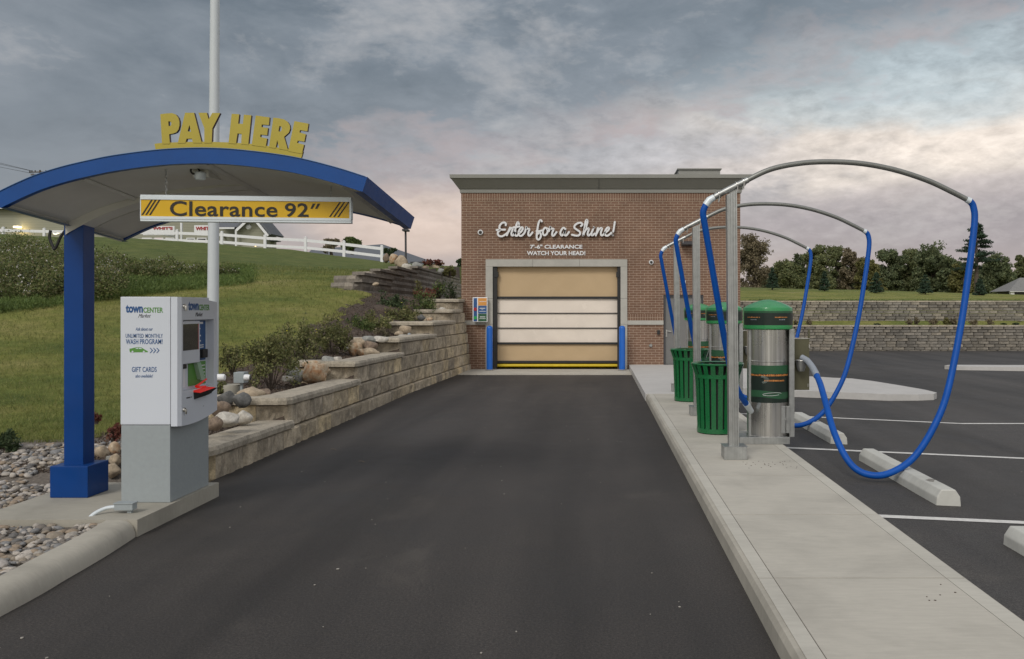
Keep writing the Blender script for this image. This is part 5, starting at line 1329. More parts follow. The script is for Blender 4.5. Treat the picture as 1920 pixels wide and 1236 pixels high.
# (px, py, w, h, Y, colour, label)
RK = [
 (190, 850, 30, 24, 8.35, 'tan', 'tan boulder beside the blue canopy column, left of the kiosk'),
 (214, 846, 22, 26, 8.45, 'orange', 'round orange tan boulder touching the left edge of the kiosk'),
 (206, 862, 16, 14, 8.2, 'grey', 'small grey boulder between the blue column and the kiosk'),
 (216, 866, 22, 20, 8.0, 'tan', 'tan boulder on the slab edge left of the kiosk pedestal'),
 (212, 884, 26, 24, 7.85, 'tan', 'lowest brown tan boulder standing on the slab behind the blue column base'),
 (424, 790, 48, 26, 9.25, 'white', 'pale angular boulder on the lowest cap stones right of the kiosk'),
 (455, 784, 30, 24, 9.9, 'white', 'second pale boulder on the lowest cap stones, against the second step'),
 (404, 797, 30, 22, 8.9, 'brown', 'brown boulder on the lowest cap stones touching the kiosk'),
 (414, 768, 34, 24, 9.9, 'brown', 'flat brown boulder behind the pale pair beside the kiosk'),
 (424, 748, 32, 26, 10.4, 'dark', 'dark grey boulder beside the kiosk below the grey floodlight box'),
 (452, 752, 30, 26, 10.2, 'dark', 'black grey boulder left of the second cap stone'),
 (470, 742, 48, 26, 10.7, 'tan', 'broad tan boulder at the left end of the second cap stone'),
 (495, 740, 26, 18, 10.8, 'brown', 'small brown boulder behind the second cap stone'),
 (593, 700, 50, 36, 13.0, 'orange', 'largest boulder, cream with orange streaks, left of the third cap stone'),
 (554, 707, 34, 26, 12.9, 'grey', 'round grey boulder left of the orange streaked boulder'),
 (541, 712, 22, 12, 12.8, 'white', 'small flat pale boulder at the left end of the third step group'),
 (588, 686, 34, 16, 13.4, 'orange', 'flat orange boulder behind the largest streaked boulder'),
 (613, 680, 26, 24, 13.6, 'grey', 'tall grey egg shaped boulder at the left end of the third cap stone'),
 (632, 678, 20, 16, 13.8, 'white', 'pale boulder right behind the grey egg shaped boulder'),
 (610, 699, 20, 14, 13.3, 'tan', 'small yellowish boulder right of the largest streaked boulder'),
 (664, 657, 28, 24, 16.0, 'orange', 'rusty orange boulder at the foot of the fourth step group'),
 (671, 646, 26, 18, 16.2, 'tan', 'pinkish tan boulder resting on the rusty orange boulder'),
 (694, 664, 36, 16, 16.0, 'tan', 'long low tan boulder just left of the fourth course end block'),
 (696, 649, 30, 16, 16.15, 'brown', 'brown slab like boulder under the fourth cap stone'),
 (690, 639, 24, 16, 16.3, 'grey', 'pale grey boulder topping the fourth step group'),
 (712, 638, 30, 12, 16.45, 'white', 'long whitish boulder behind the left end of the fourth cap stone'),
 (678, 662, 16, 12, 15.9, 'orange', 'small pointed orange boulder between the rusty and the long tan ones'),
 (650, 656, 10, 9, 16.0, 'white', 'little white boulder left of the rusty orange boulder'),
 (761, 619, 24, 17, 19.2, 'tan', 'rounded tan boulder topping the fifth step group'),
 (748, 627, 18, 10, 19.0, 'tan', 'small tan boulder left below the rounded tan boulder'),
 (755, 635, 24, 14, 18.9, 'white', 'pinkish white oval boulder at the foot of the fifth step group'),
 (739, 637, 14, 8, 18.8, 'tan', 'smallest tan boulder at the left of the fifth step group'),
 (768, 634, 12, 14, 19.0, 'blue', 'narrow blue grey boulder against the end of the fifth cap stone'),
 (805, 609, 30, 12, 21.3, 'blue', 'blue grey flat boulder left of the sixth cap stone'),
 (790, 597, 14, 10, 21.5, 'dark', 'dark boulder at the upper left of the blue grey flat boulder'),
 (810, 596, 16, 14, 21.9, 'tan', 'tan boulder stacked above the blue grey flat boulder'),
 (816, 588, 18, 16, 22.2, 'grey', 'grey brown boulder in the middle of the topmost pile'),
 (828, 583, 14, 12, 22.6, 'white', 'whitish boulder on top of the pile by the highest cap stone'),
 (829, 596, 18, 13, 22.3, 'white', 'pale rounded boulder below the highest cap stone'),
 (806, 601, 14, 8, 21.6, 'orange', 'small orange boulder low in the topmost pile'),
]
for q in RK: rock(*q)
# boulders scattered along the top of the dark upper wall
RK2 = [(738, 487, 16, 18, 38, 'orange', 'reddish boulder at the foot of the last fence post'), (752, 494, 26, 22, 37, 'tan', 'long tan boulder right of the last white fence post'), (764, 503, 20, 14, 36, 'white', 'pale boulder on the slope below the dark lamp post'),
       (724, 485, 12, 14, 40, 'brown', 'brown boulder just left of the last fence post base'), (782, 500, 22, 14, 38, 'grey', 'grey boulder on the slope under the grey shingle roof'), (797, 505, 16, 10, 37, 'brown', 'brown boulder above the top corner of the dark wall'),
       (812, 503, 26, 14, 40, 'tan', 'large pale boulder on the slope above the right part of the dark wall'), (828, 510, 18, 10, 39, 'grey', 'small grey boulder between the pale boulder and the brick building'),
       (668, 528, 10, 7, 23.5, 'white', 'pale rock at the lower left tip of the dark wall'), (680, 523, 9, 7, 24.2, 'grey', 'grey rock second from the tip of the dark wall'), (692, 519, 9, 6, 25, 'white', 'pale rock third from the tip of the dark wall'), (704, 534, 12, 8, 22.5, 'tan', 'tan rock lying in the grass under the tip of the dark wall'),
       (718, 516, 8, 5, 26.5, 'tan', 'tan rock on the step above the tip of the dark wall'), (742, 513, 11, 7, 28.5, 'grey', 'grey green rock on the upper steps of the dark wall'), (756, 511, 10, 8, 29.5, 'white', 'round white rock on the upper steps of the dark wall'), (776, 508, 10, 6, 33, 'white', 'white rock at the highest corner of the dark wall')]
for q in RK2: rock(*q, group='boulders above the dark wall')

# ------------------------------------------------------------------ river gravel: uncountable pebbles
def pebbles(name, pts, sizes, seed, mat_):
    r = np.random.RandomState(seed)
    bm = bmesh.new(); bmesh.ops.create_icosphere(bm, subdivisions=1, radius=1); bv = np.array([v.co[:] for v in bm.verts]); bf = np.array([[v.index for v in f.verts] for f in bm.faces]); bm.free()
    bm = bmesh.new(); bmesh.ops.create_icosphere(bm, subdivisions=2, radius=1); bv2 = np.array([v.co[:] for v in bm.verts]); bf2 = np.array([[v.index for v in f.verts] for f in bm.faces]); bm.free()
    Vs, Fs, off = [], [], 0
    for p, s in zip(pts, sizes):
        v, f = (bv2, bf2) if s > .016 else (bv, bf)
        sc_ = np.array([s*r.uniform(.8, 1.5), s*r.uniform(.7, 1.1), s*r.uniform(.45, .75)])
        a = r.uniform(0, 6.28); b = r.uniform(-.5, .5)
        q = v*(1+r.uniform(-.10, .10, (len(v), 1)))*sc_
        ca, sa, cb2, sb2 = math.cos(a), math.sin(a), math.cos(b), math.sin(b)
        q = np.stack([q[:, 0], q[:, 1]*cb2-q[:, 2]*sb2, q[:, 1]*sb2+q[:, 2]*cb2], 1)
        q = np.stack([q[:, 0]*ca-q[:, 1]*sa, q[:, 0]*sa+q[:, 1]*ca, q[:, 2]], 1)+p
        Vs.append(q); Fs.append(f+off); off += len(v)
    return np_mesh(name, np.concatenate(Vs), np.concatenate(Fs), mat_, n=3, smooth=True)
def m_pebble():
    m, t, b = base_mat('river_pebbles'); g = nd(t, 'ShaderNodeNewGeometry'); ri = g.outputs['Random Per Island']
    c = ramp(t, ri, [(0, (.17, .15, .13)), (.14, (.26, .22, .17)), (.28, (.34, .31, .27)), (.42, (.20, .20, .20)), (.55, (.44, .40, .35)), (.68, (.28, .22, .16)), (.8, (.13, .125, .12)), (.9, (.38, .35, .32)), (1, (.30, .19, .15))], 'CONSTANT')
    tc = nd(t, 'ShaderNodeTexCoord')
    c = mixc(t, 1, c, ramp(t, noise(t, tc.outputs['Object'], 70, 4, .7), [(.3, .72), (.7, 1.25)]), 'MULTIPLY')
    lk(t, c, b.inputs['Base Color']); b.inputs['Roughness'].default_value = .75; return m
r = np.random.RandomState(4); P_ = []; S_ = []
n_try = 0
while len(P_) < 13000:
    y = r.uniform(3.2, 9.75); x = -3.5-(r.rand()**1.15)*4.6
    if 6.24 < y < 7.66 and x > -4.65: continue
    if 7.66 <= y and x > -5.0+.25*math.sin(y*3): continue
    if y > 9.35+float(snoise(x, y, 1.0, 5))*.2: continue
    if y < 6.3 and x > -3.55: continue
    s = abs(r.normal(.013, .008))+.008
    if r.rand() < .05: s *= 1.5
    P_.append((x, y, float(height(x, y))+s*.2+r.uniform(0, .018))); S_.append(min(s, .055))
o = pebbles('river_gravel', P_, S_, 9, m_pebble()); tag(o, kind='stuff', label='multicoloured river pebbles round the canopy base and pay station slab', cat='gravel')

# ------------------------------------------------------------------ foliage
def leaf_cloud(centers, n_per, spread, size, seed, up=.0, flat=0, aspect=.6):
    """random leaf quads around centres; returns verts, quads"""
    r = np.random.RandomState(seed); C_ = np.asarray(centers, float); n = len(C_)*n_per
    c = np.repeat(C_, n_per, 0); sp = np.asarray(spread, float)
    if sp.ndim == 2: sp = np.repeat(sp, n_per, 0)
    d = r.normal(size=(n, 3)); d /= np.linalg.norm(d, axis=1)[:, None]; rad = r.uniform(.35, 1.05, (n, 1))
    p = c+d*rad*sp
    a = r.normal(size=(n, 3)); a[:, 2] += up; a /= np.linalg.norm(a, axis=1)[:, None]
    b = np.cross(a, r.normal(size=(n, 3))); b /= np.linalg.norm(b, axis=1)[:, None]
    s = size*r.uniform(.55, 1.35, (n, 1))
    A_, B_ = a*s, b*s*aspect
    V = np.stack([p-A_, p-B_*.9, p+A_, p+B_*.9], 1).reshape(-1, 3)
    return V, np.arange(len(V)).reshape(-1, 4)
LG = {'potentilla': m_leaf('leaf_potentilla', [(.07, .085, .032), (.13, .145, .052), (.19, .195, .075), (.25, .225, .11)]),
      'green': m_leaf('leaf_green', [(.050, .085, .028), (.09, .13, .042), (.13, .17, .055), (.17, .19, .07)]),
      'dark': m_leaf('leaf_dark', [(.030, .055, .026), (.058, .085, .038), (.085, .115, .05)]),
      'far_dark': m_leaf('leaf_far_dark', [(.10, .135, .07), (.15, .18, .09), (.20, .22, .11)], .4),  # here and in far_green, distance haze is put into paler, greyer leaf colours
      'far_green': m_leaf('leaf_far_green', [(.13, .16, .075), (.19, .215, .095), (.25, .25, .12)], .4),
      'spruce': m_leaf('leaf_spruce', [(.022, .045, .030), (.04, .07, .042), (.06, .092, .055)], .1),
      'olive': m_leaf('leaf_olive', [(.10, .105, .036), (.16, .155, .055), (.21, .19, .07)]),
      'red': m_leaf('leaf_red', [(.11, .035, .028), (.19, .065, .05), (.15, .09, .05)]),
      'bronze': m_leaf('leaf_bronze', [(.15, .13, .085), (.21, .175, .11), (.26, .215, .14)]),
      'straw': m_leaf('leaf_straw', [(.12, .11, .07), (.20, .17, .11), (.08, .075, .05)]),
      'flower_w': m_leaf('petal_white', [(.50, .48, .45), (.65, .62, .60), (.38, .36, .34)], .2),
      'flower_y': mat('petal_yellow', (.75, .65, .03), .6),
      'grass': m_leaf('grass_blade', [(.10, .14, .038), (.175, .20, .05), (.27, .255, .10)], .3),
      'weed': m_leaf('leaf_weed', [(.075, .12, .034), (.12, .175, .048), (.17, .22, .065)], .3)}
def shrub(px, py_base, wpx, hpx, Y, kind, label, group, n=1500, size=.022, seed=0, flowers=0, name='shrub', cat='shrub', zoff=0, sparse=1.0):
    s = Y/F; c = W(px, py_base, Y); w_, h_ = wpx*s/2*.88, hpx*s*.93
    r = random.Random(seed*7+3); root = Vector((c.x, Y, c.z+zoff))
    t_ = thing(name, label, cat, tuple(root), group)
    # branches
    mb = MB(); tips = []
    nb = 26
    for k in range(nb):
        a = r.uniform(0, 6.283); rr = math.sqrt(r.random())*w_*.95; hh = h_*(r.uniform(.45, 1.0) if rr < w_*.6 else r.uniform(.3, .75))
        tip = root+Vector((rr*math.cos(a), rr*math.sin(a)*.9, hh)); mid = root+Vector((rr*.45*math.cos(a), rr*.45*math.sin(a), hh*.5))
        mb.tube([root+Vector((.02*math.cos(a), .02*math.sin(a), -.02)), mid, tip], [.006*max(1, Y/14), .004*max(1, Y/14), .0015], 4); tips += [tip, mid.lerp(tip, .45), mid.lerp(tip, .75)] if r.random() < .8 else [tip]
        for _ in range(2):
            q = tip+Vector((r.gauss(0, w_*.16), r.gauss(0, w_*.16), r.gauss(0, h_*.1)-h_*.08)); tips.append(q)
    mb.build('stem', M['bark'], t_)
    tips = np.array([t2[:] for t2 in tips]); per = max(4, int(n*.62*sparse/len(tips)))
    V, Q = leaf_cloud(tips, per, (w_*.22, w_*.22, h_*.13), size, seed, up=.6)
    np_mesh('foliage', V, Q, LG[kind], t_)
    if flowers:
        mb = MB()
        for _ in range(flowers):
            q = Vector(tips[r.randrange(len(tips))])+Vector((r.gauss(0, .05), -abs(r.gauss(0, .06)), abs(r.gauss(0, .06)))); f = .015*Y/14
            mb.lathe([(0, 0), (f, .004), (f*.6, .008), (0, .006)], tuple(q), 6)
        mb.build('flower', LG['flower_y'], t_)
    return t_
gs = 'loose green shrubs in the bed behind the stepped wall'
shrub(436, 700, 56, 60, 12.6, 'potentilla', 'small shrub with one yellow bloom just right of the kiosk', gs, 1600, .020, 1, 1)
shrub(508, 730, 124, 118, 12.2, 'potentilla', 'widest loose green shrub behind the second cap stone', gs, 7500, .020, 2, 2)
shrub(562, 690, 90, 98, 14.2, 'potentilla', 'open shrub with a tall sprig behind the orange streaked boulder', gs, 4600, .021, 3, 1)
shrub(622, 672, 86, 84, 15.6, 'potentilla', 'rounded shrub with a bright yellow bloom behind the third cap stone', gs, 4800, .022, 4, 2)
shrub(664, 640, 66, 52, 18.6, 'green', 'shrub with one yellow bloom behind the fourth step boulders', gs, 3200, .024, 5, 2)
shrub(705, 625, 66, 44, 19.2, 'potentilla', 'olive shrub with a pale yellow bloom between the fourth and fifth steps', gs, 3200, .024, 6, 2)
shrub(738, 590, 52, 44, 21.2, 'dark', 'dark green upright shrub by the grey mulch mound', gs, 2600, .026, 7, 0)
shrub(757, 612, 74, 40, 20.6, 'potentilla', 'low wide shrub with yellow blooms left of the fifth step boulders', gs, 3400, .025, 8, 4)
shrub(796, 596, 60, 50, 22.0, 'green', 'pale green shrub left of the topmost boulder pile', gs, 2600, .027, 9, 3)
shrub(800, 566, 52, 28, 24.6, 'red', 'reddish low shrub in front of the dark upper wall', gs, 1500, .03, 10, 0, sparse=.8)
shrub(785, 566, 32, 40, 24.8, 'olive', 'yellow green sprig in front of the dark upper wall', gs, 700, .028, 11)
shrub(842, 580, 34, 62, 23.9, 'dark', 'thin dark green vine like shrub at the left corner of the brick building', gs, 900, .03, 12, sparse=.8)
shrub(822, 566, 30, 46, 24.9, 'green', 'thin leafy shrub with pale flowers left of the building corner', gs, 700, .03, 13)
shrub(0, 868, 74, 66, 9.1, 'dark', 'dark green shrub cut off by the left edge of the picture', 'dark shrubs at the gravel edge', 4200, .018, 14)
shrub(214, 828, 36, 34, 9.0, 'red', 'low maroon leaved plant between the blue column and the kiosk', 'maroon plants', 900, .018, 15, name='plant', cat='plant')
shrub(180, 792, 22, 18, 9.7, 'red', 'sparse maroon plant behind the blue column', 'maroon plants', 260, .018, 16, name='plant', cat='plant')
shrub(415, 745, 24, 36, 11.2, 'potentilla', 'sprig of olive leaves behind the kiosk beside the grey floodlight box', gs, 500, .018, 17)
shrub(812, 500, 46, 16, 40, 'red', 'row of dark red shrubs above the dark upper wall', 'shrubs above the dark wall', 1200, .06, 18)
shrub(842, 520, 26, 22, 38, 'olive', 'yellow green shrub above the dark wall beside the building', 'shrubs above the dark wall', 900, .06, 19)
for k, (px, py, w_, h_) in enumerate(((640, 655, 26, 16), (655, 640, 16, 10), (713, 628, 26, 14), (722, 634, 18, 12))):
    shrub(px, py, w_, h_, 15.7+.6*k, 'straw', ['pale straw coloured tuft left of the rusty orange boulder', 'small pale tuft above the rusty orange boulder', 'pale tuft behind the fourth cap stone', 'small pale tuft right of the fourth step boulders'][k], 'pale grassy tufts in the bed', 260, .02, 30+k, name='plant', cat='plant')

# tall weeds with white asters on the bank
r = np.random.RandomState(12)
clm = []
def put(x0, x1, y0, y1, Ya, Yb, n):
    for _ in range(n):
        px, py = r.uniform(x0, x1), r.uniform(y0, y1)
        # walk the view ray to the ground of the bank
        for Y in np.arange(12, 55, .25):
            x = (px-VX)/F*Y; z = CAMZ-(py-VY)/F*Y
            if z <= float(height(x, Y)): clm.append((x, Y, float(height(x, Y)), px)); break
put(-60, 130, 478, 572, 0, 0, 300); put(60, 215, 500, 568, 0, 0, 150); put(-40, 60, 462, 500, 0, 0, 60); put(180, 235, 500, 560, 0, 0, 45)
put(200, 350, 500, 530, 0, 0, 52); put(300, 440, 514, 526, 0, 0, 14)
clm = np.array(clm)
hh = r.uniform(.2, .95, len(clm))*np.clip(.8+.5*snoise(clm[:, 0], clm[:, 1], .9, 6), .4, 1.3)*np.where(clm[:, 3] > 230, .55, 1)
mid = clm[:, :3].copy(); mid[:, 2] += hh*.5
spread = np.stack([hh*.55, hh*.55, hh*.55], 1)
V, Q = leaf_cloud(mid, 250, spread, .03, 5, up=.5)
o = np_mesh('wild_weeds', V, Q, m_leaf('leaf_bank_weed', [(.06, .085, .03), (.11, .14, .045), (.18, .20, .07), (.20, .17, .10)], .25)); tag(o, 'tangled green weeds covering the upper left bank', 'weeds', kind='stuff')
topc = clm[:, :3].copy(); topc[:, 2] += hh*.85
sel = r.rand(len(topc)) < np.clip(.35+.6*snoise(topc[:, 0], topc[:, 1], 1.2, 3), 0, 1)
V, Q = leaf_cloud(topc[sel], 13, spread[sel]*np.array([1, 1, .42]), .017, 6, up=.8, aspect=.9)
o = np_mesh('aster_flowers', V, Q, LG['flower_w']); tag(o, 'tiny white asters in the weeds on the upper left bank', 'flowers', kind='stuff')
# brighter knee-high grass under the thicket
gp_ = []
for _ in range(1500):
    px, py = r.uniform(-60, 470), r.uniform(0, 1)
    py = 596-(px+60)*.12+py*-34
    for Y in np.arange(11, 45, .3):
        x = (px-VX)/F*Y; z = CAMZ-(py-VY)/F*Y
        if z <= float(height(x, Y)): gp_.append((x, Y, float(height(x, Y))+.06)); break
V, Q = leaf_cloud(gp_, 40, (.28, .28, .12), .05, 8, up=2.0, aspect=.16)
o = np_mesh('long_grass', V, Q, LG['weed']); tag(o, 'long unmown grass along the foot of the weeds', 'grass', kind='stuff')
# lawn blades near the drive
r = np.random.RandomState(3); n = 60000
Y = 9.6+r.rand(n)**1.5*22; X = -5.7-r.rand(n)**1.0*(.72*Y-3.2)
ok = (X < -5.6) & ~((Y > 21.9) & (X > -6.7)); X, Y = X[ok], Y[ok]; Z = height(X, Y); n = len(X)
h_ = r.uniform(.02, .055, n)*(1+(Y-9)*.05); a = r.uniform(0, 6.28, n); lean = r.normal(0, .5, (n, 2))*h_[:, None]; wd = .0035*(1+(Y-9)*.06)
dx, dy = np.cos(a)*wd, np.sin(a)*wd
V = np.stack([np.stack([X-dx, Y-dy, Z-.005], 1), np.stack([X+dx, Y+dy, Z-.005], 1), np.stack([X+lean[:, 0], Y+lean[:, 1], Z+h_], 1)], 1).reshape(-1, 3)
o = np_mesh('lawn_grass', V, np.arange(len(V)).reshape(-1, 3), LG['grass'], n=3); tag(o, 'short mown grass blades on the left lawn', 'grass', kind='stuff')
# mulch chips
r = np.random.RandomState(8); n = 26000
Y = 8.0+r.rand(n)**1.2*16; X = -4.15-r.rand(n)*1.7
Z = height(X, Y)+.006
c_ = np.stack([X, Y, Z], 1); V, Q = leaf_cloud(c_, 1, (.01, .01, .008), .022, 4, up=0, aspect=.3)
o = np_mesh('mulch_chips', V, Q, m_leaf('mulch_chip', [(.045, .032, .025), (.085, .06, .045), (.12, .09, .07), (.16, .13, .10)], 0, .95)); tag(o, 'shredded bark mulch in the planting bed', 'mulch', kind='stuff')
# mulch mound
V, Fc = rock_mesh(77, .85, .8, .36, .12); 
mm_ = link_mesh('mulch_mound', V, Fc, M['mulch'], smooth=True); q = W(712, 592, 21.3); mm_.location = (q.x, q.y, q.z-.08); tag(mm_, 'grey brown mound of mulch in front of the dark green shrub', 'mound')

# floodlight box and white junction by the wall
fl = thing('floodlight_box', 'grey electrical box with a round white floodlight behind the kiosk', 'floodlight', tuple(W(450, 720, 11.2)))
mb = MB(); q = W(452, 707, 11.2); mb.box(q.x-.075, q.x+.06, q.y-.06, q.y+.09, q.z-.075, q.z+.065, 0, .008); mb.box(q.x-.01, q.x+.02, q.y-.01, q.y+.02, q.z-.3, q.z-.075); mb.build('box', M['kiosk_base'], fl)
mb = MB(); q = W(463, 708, 11.1); mb.lathe([(0, -.03), (.04, -.03), (.043, .0), (.034, .045), (0, .05)], tuple(q), 18, axis='x'); mb.build('lamp_head', M['white'], fl, True)
mb = MB(); mb.lathe([(0, .058), (.03, .056), (.038, .045)], tuple(q), 16, axis='x'); mb.build('lens', M['screen'], fl, True)
wb = thing('white_cover', 'white rounded utility cover right of the kiosk front', 'utility cover', tuple(W(417, 720, 10.9)))
mb = MB(); q = W(412, 708, 10.9); mb.lathe([(0, .07), (.035, .066), (.045, .05), (.045, -.05), (.035, -.066), (0, -.07)], tuple(q), 20, axis='x'); mb.build('cover', M['white'], wb, True)
ub = thing('utility_drum', 'pale low drum shaped utility box under the grey floodlight box', 'utility box', tuple(W(434, 735, 11.3)))
mb = MB(); q = W(433, 738, 11.3); mb.lathe([(0, .12), (.13, .12), (.135, .11), (.12, -.1)], tuple(q), 24); mb.build('drum', M['island'], ub, True)
wp_ = thing('white_stake', 'short white marker pipe standing above the highest cap stone', 'marker pipe', tuple(W(843, 578, 23.0)))
mb = MB(); q = W(843, 563, 23.0); mb.tube([(q.x, q.y, q.z-.35), (q.x, q.y, q.z)], .022, 12); mb.build('pipe', M['white'], wp_, True)

# ------------------------------------------------------------------ white rail fence
fe = thing('rail_fence', 'long white two rail fence along the crest of the grass hill', 'fence', tuple(W(716, 492, 57)))
FPX = [(-72, 423, 451), (6, 426, 452), (83, 428, 455), (162, 429, 459), (242, 430, 461), (332, 431, 460.5), (416, 434, 463.5), (497, 440.5, 467.5), (573, 444.5, 472), (645, 451.5, 480), (716, 460, 493)]
def fy(px): return float(np.interp(px, [-72, 6, 716], [63, 62, 57]))
mb = MB(); posts = []
for (px, yt, yb_) in FPX:
    Y = fy(px); s = Y/F; c = W(px, yt, Y); zb2 = CAMZ-(yb_-VY)*s; posts.append((c.x, Y, c.z, zb2))
    m2 = MB(); m2.box(c.x-.085, c.x+.085, Y-.07, Y+.07, zb2-.5, c.z-.03); m2.add([(c.x-.1, Y-.085, c.z-.03), (c.x+.1, Y-.085, c.z-.03), (c.x+.1, Y+.085, c.z-.03), (c.x-.1, Y+.085, c.z-.03), (c.x, Y, c.z+.03)], [(0, 1, 4), (1, 2, 4), (2, 3, 4), (3, 0, 4), (3, 2, 1, 0)])
    m2.build('post', M['white'], fe)
for a, b in zip(posts, posts[1:]):
    for (ft, fb, jj_) in ((.12, .29, 0), (.56, .72, 1)):
        m2 = MB(); ha, hb = a[2]-a[3], b[2]-b[3]; V = []
        for (p, h) in ((a, 1.15), (b, 1.15)):
            for (dy, fr) in ((-.02, ft), (.02, ft), (.02, fb), (-.02, fb)): V.append((p[0], p[1]+dy, p[2]-h*fr))
        m2.add(V, [(0, 1, 2, 3), (7, 6, 5, 4), (0, 4, 5, 1), (1, 5, 6, 2), (2, 6, 7, 3), (3, 7, 4, 0)]); m2.build('rail', M['white'], fe)

# ------------------------------------------------------------------ shop on the hill
SY = 78.0
def q3(px, py, Y=SY): return W(px, py, Y)
def siding_mat():
    m, t, b = base_mat('clapboard'); tc = nd(t, 'ShaderNodeTexCoord'); sp = nd(t, 'ShaderNodeSeparateXYZ'); lk(t, tc.outputs['Object'], sp.inputs[0])
    fr = math_(t, 'FRACT', math_(t, 'MULTIPLY', sp.outputs[2], 4.2)); c = mixc(t, ramp(t, fr, [(.0, .0), (.12, 1)]), (.16, .16, .12), (.29, .29, .22))
    lk(t, c, b.inputs['Base Color']); b.inputs['Roughness'].default_value = .7; return m
M['clap'] = siding_mat()
shop = thing('farm_shop', 'sage green clapboard shop with white trim and red signs on the hill behind the fence', 'building', tuple(q3(300, 470)))
g0 = q3(300, 476).z
mb = MB()
def fbox(mb, px0, px1, py0, py1, y0, y1, mi=0):
    a, b = q3(px0, py0, y0), q3(px1, py1, y0); mb.box(a.x, b.x, y0, y1, b.z, a.z, mi)
a = q3(-260, 392); b = q3(447, 480)
mb.box(a.x, b.x, SY, SY+2.5, b.z-1, a.z)
mb.build('wall', M['clap'], shop)
# low porch wing on the right with gable
mb = MB(); ga = [q3(445, 480, SY-4), q3(445, 430, SY-4), q3(472, 404, SY-4), q3(498, 438, SY-4), q3(498, 480, SY-4)]
mb.prism([(p.x, p.z) for p in ga], SY-4, SY-1.5, 'y'); mb.build('gable_wall', M['clap'], shop)
mb = MB()
for (p, q) in ((W(441, 430.5, SY-4.6), W(472, 401, SY-4.6)), (W(472, 401, SY-4.6), W(506, 441, SY-4.6))):
    n_ = Vector((-(q-p).z, 0, (q-p).x)).normalized()*.16
    V = [p, q, q+n_, p+n_]; V = V+[v+Vector((0, 3.0, 0)) for v in V]; mb.add(V, [(0,3,2,1),(4,5,6,7),(0,1,5,4),(1,2,6,5),(2,3,7,6),(3,0,4,7)])
mb.build('gable_roof', M['roof'], shop)
mb = MB()
for (p, q) in ((W(441, 431, SY-4.7), W(472, 402, SY-4.7)), (W(472, 402, SY-4.7), W(504, 441, SY-4.7))):
    n_ = Vector(((q-p).z, 0, -(q-p).x)).normalized()*.2
    V = [p, q, q+n_, p+n_]; V = V+[v+Vector((0, .09, 0)) for v in V]; mb.add(V, [(0,1,2,3),(7,6,5,4),(0,4,5,1),(1,5,6,2),(2,6,7,3),(3,7,4,0)])
a, b = W(405, 426.5, SY-4.5), W(447, 429.5, SY-4.5); mb.box(a.x, b.x, SY-4.6, SY-4.5, b.z, a.z)
a, b = W(-260, 390, SY), W(332, 393, SY); mb.box(a.x, b.x, SY-.7, SY-.6, b.z, a.z)
mb.build('trim', M['white'], shop)
# main roof plane behind
mb = MB(); a, b = q3(-260, 391), q3(447, 391); r0, r1 = q3(-240, 372, SY+6), q3(445, 378, SY+6)
mb.add([(a.x, SY-.6, a.z), (b.x, SY-.6, b.z), (r1.x, SY+6, r1.z), (r0.x, SY+6, r0.z), (a.x, SY+12.6, a.z), (b.x, SY+12.6, b.z)], [(0, 1, 2, 3), (3, 2, 5, 4), (1, 5, 2), (0, 3, 4)])
a, b = W(405, 426, SY-4.5), W(447, 426, SY-4.5); c_, d_ = W(405, 410, SY), W(468, 410, SY)
mb.add([a, b, d_, c_], [(0, 1, 2, 3)]); mb.build('roof', M['roof'], shop)
# lean-to right
mb = MB(); p = [W(496, 446, SY-2), W(527, 452.5, SY-2), W(527, 454, SY-2), W(496, 455, SY-2)]; mb.prism([(v.x, v.z) for v in p], SY-3, SY-2, 'y'); mb.build('lean_to_roof', M['roof'], shop)
mb = MB()
for px in (340.5, 443): a, b = W(px-1.6, 418 if px < 400 else 430, SY-4.4), W(px+1.6, 480, SY-4.4); mb.box(a.x, b.x, SY-4.5, SY-4.35, b.z, a.z)
build_each(mb, 'porch_post', M['white'], shop)
for (x0, x1) in ((269, 283), (292, 305), (313, 326), (352, 364), (372, 386)):
    mb = MB(); a, b = q3(x0-2, 446), q3(x1+2, 480); mb.box(a.x, b.x, SY-.08, SY-.001, b.z, a.z); wf = mb.build('window', M['white'], shop)
    if x0 != 292:
        mb = MB(); a, b = q3(x0, 448), q3(x1, 478); mb.box(a.x, b.x, SY-.10, SY-.081, b.z, a.z); mb.build('pane', M['screen'], wf)
mb = MB(); a, b = q3(291, 448.5), q3(306, 462); mb.box(a.x, b.x, SY-.2, SY-.11, b.z, a.z); mb.build('red_banner', M['red_lit'], shop)
# peak vent light
mb = MB(); mb.lathe([(0, -.12), (.2, -.1), (.26, 0)], tuple(W(466, 426, SY-4.02)), 12, axis='y'); mb.build('gable_vent', M['white'], shop)
def shop_sign(x0, x1, y0, y1, lab, txt, ty0, ty1, tx0, tx1, sub, slope=0):
    t_ = thing('shop_sign', lab, 'sign', tuple(W((x0+x1)/2, y1, SY-5)), 'red on white signs of the hill shop')
    Ys = SY-5; mb = MB(); a, b = W(x0, y0, Ys), W(x1, y1, Ys); mb.box(a.x, b.x, Ys, Ys+.12, b.z, a.z); 
    mb.box(a.x+.3, a.x+.45, Ys+.12, Ys+4.99, b.z+.2, b.z+.35); mb.build('board', M['white'], t_)
    o_ = Vector((0, Ys-.001, 0)); c_, d_ = W(tx0, ty1, Ys), W(tx1, ty0, Ys); text_fit('lettering', txt, o_, UX, UZ, c_.x, d_.x, c_.z, d_.z, .03, M['red'], t_, bold=.04)
    if sub: c_, d_ = W(x0+4, y1-1.2, Ys), W(x1-6, y1-3.4, Ys); text_fit('small_lettering', sub, o_, UX, UZ, c_.x, d_.x, c_.z, d_.z, .03, M['seam'], t_)
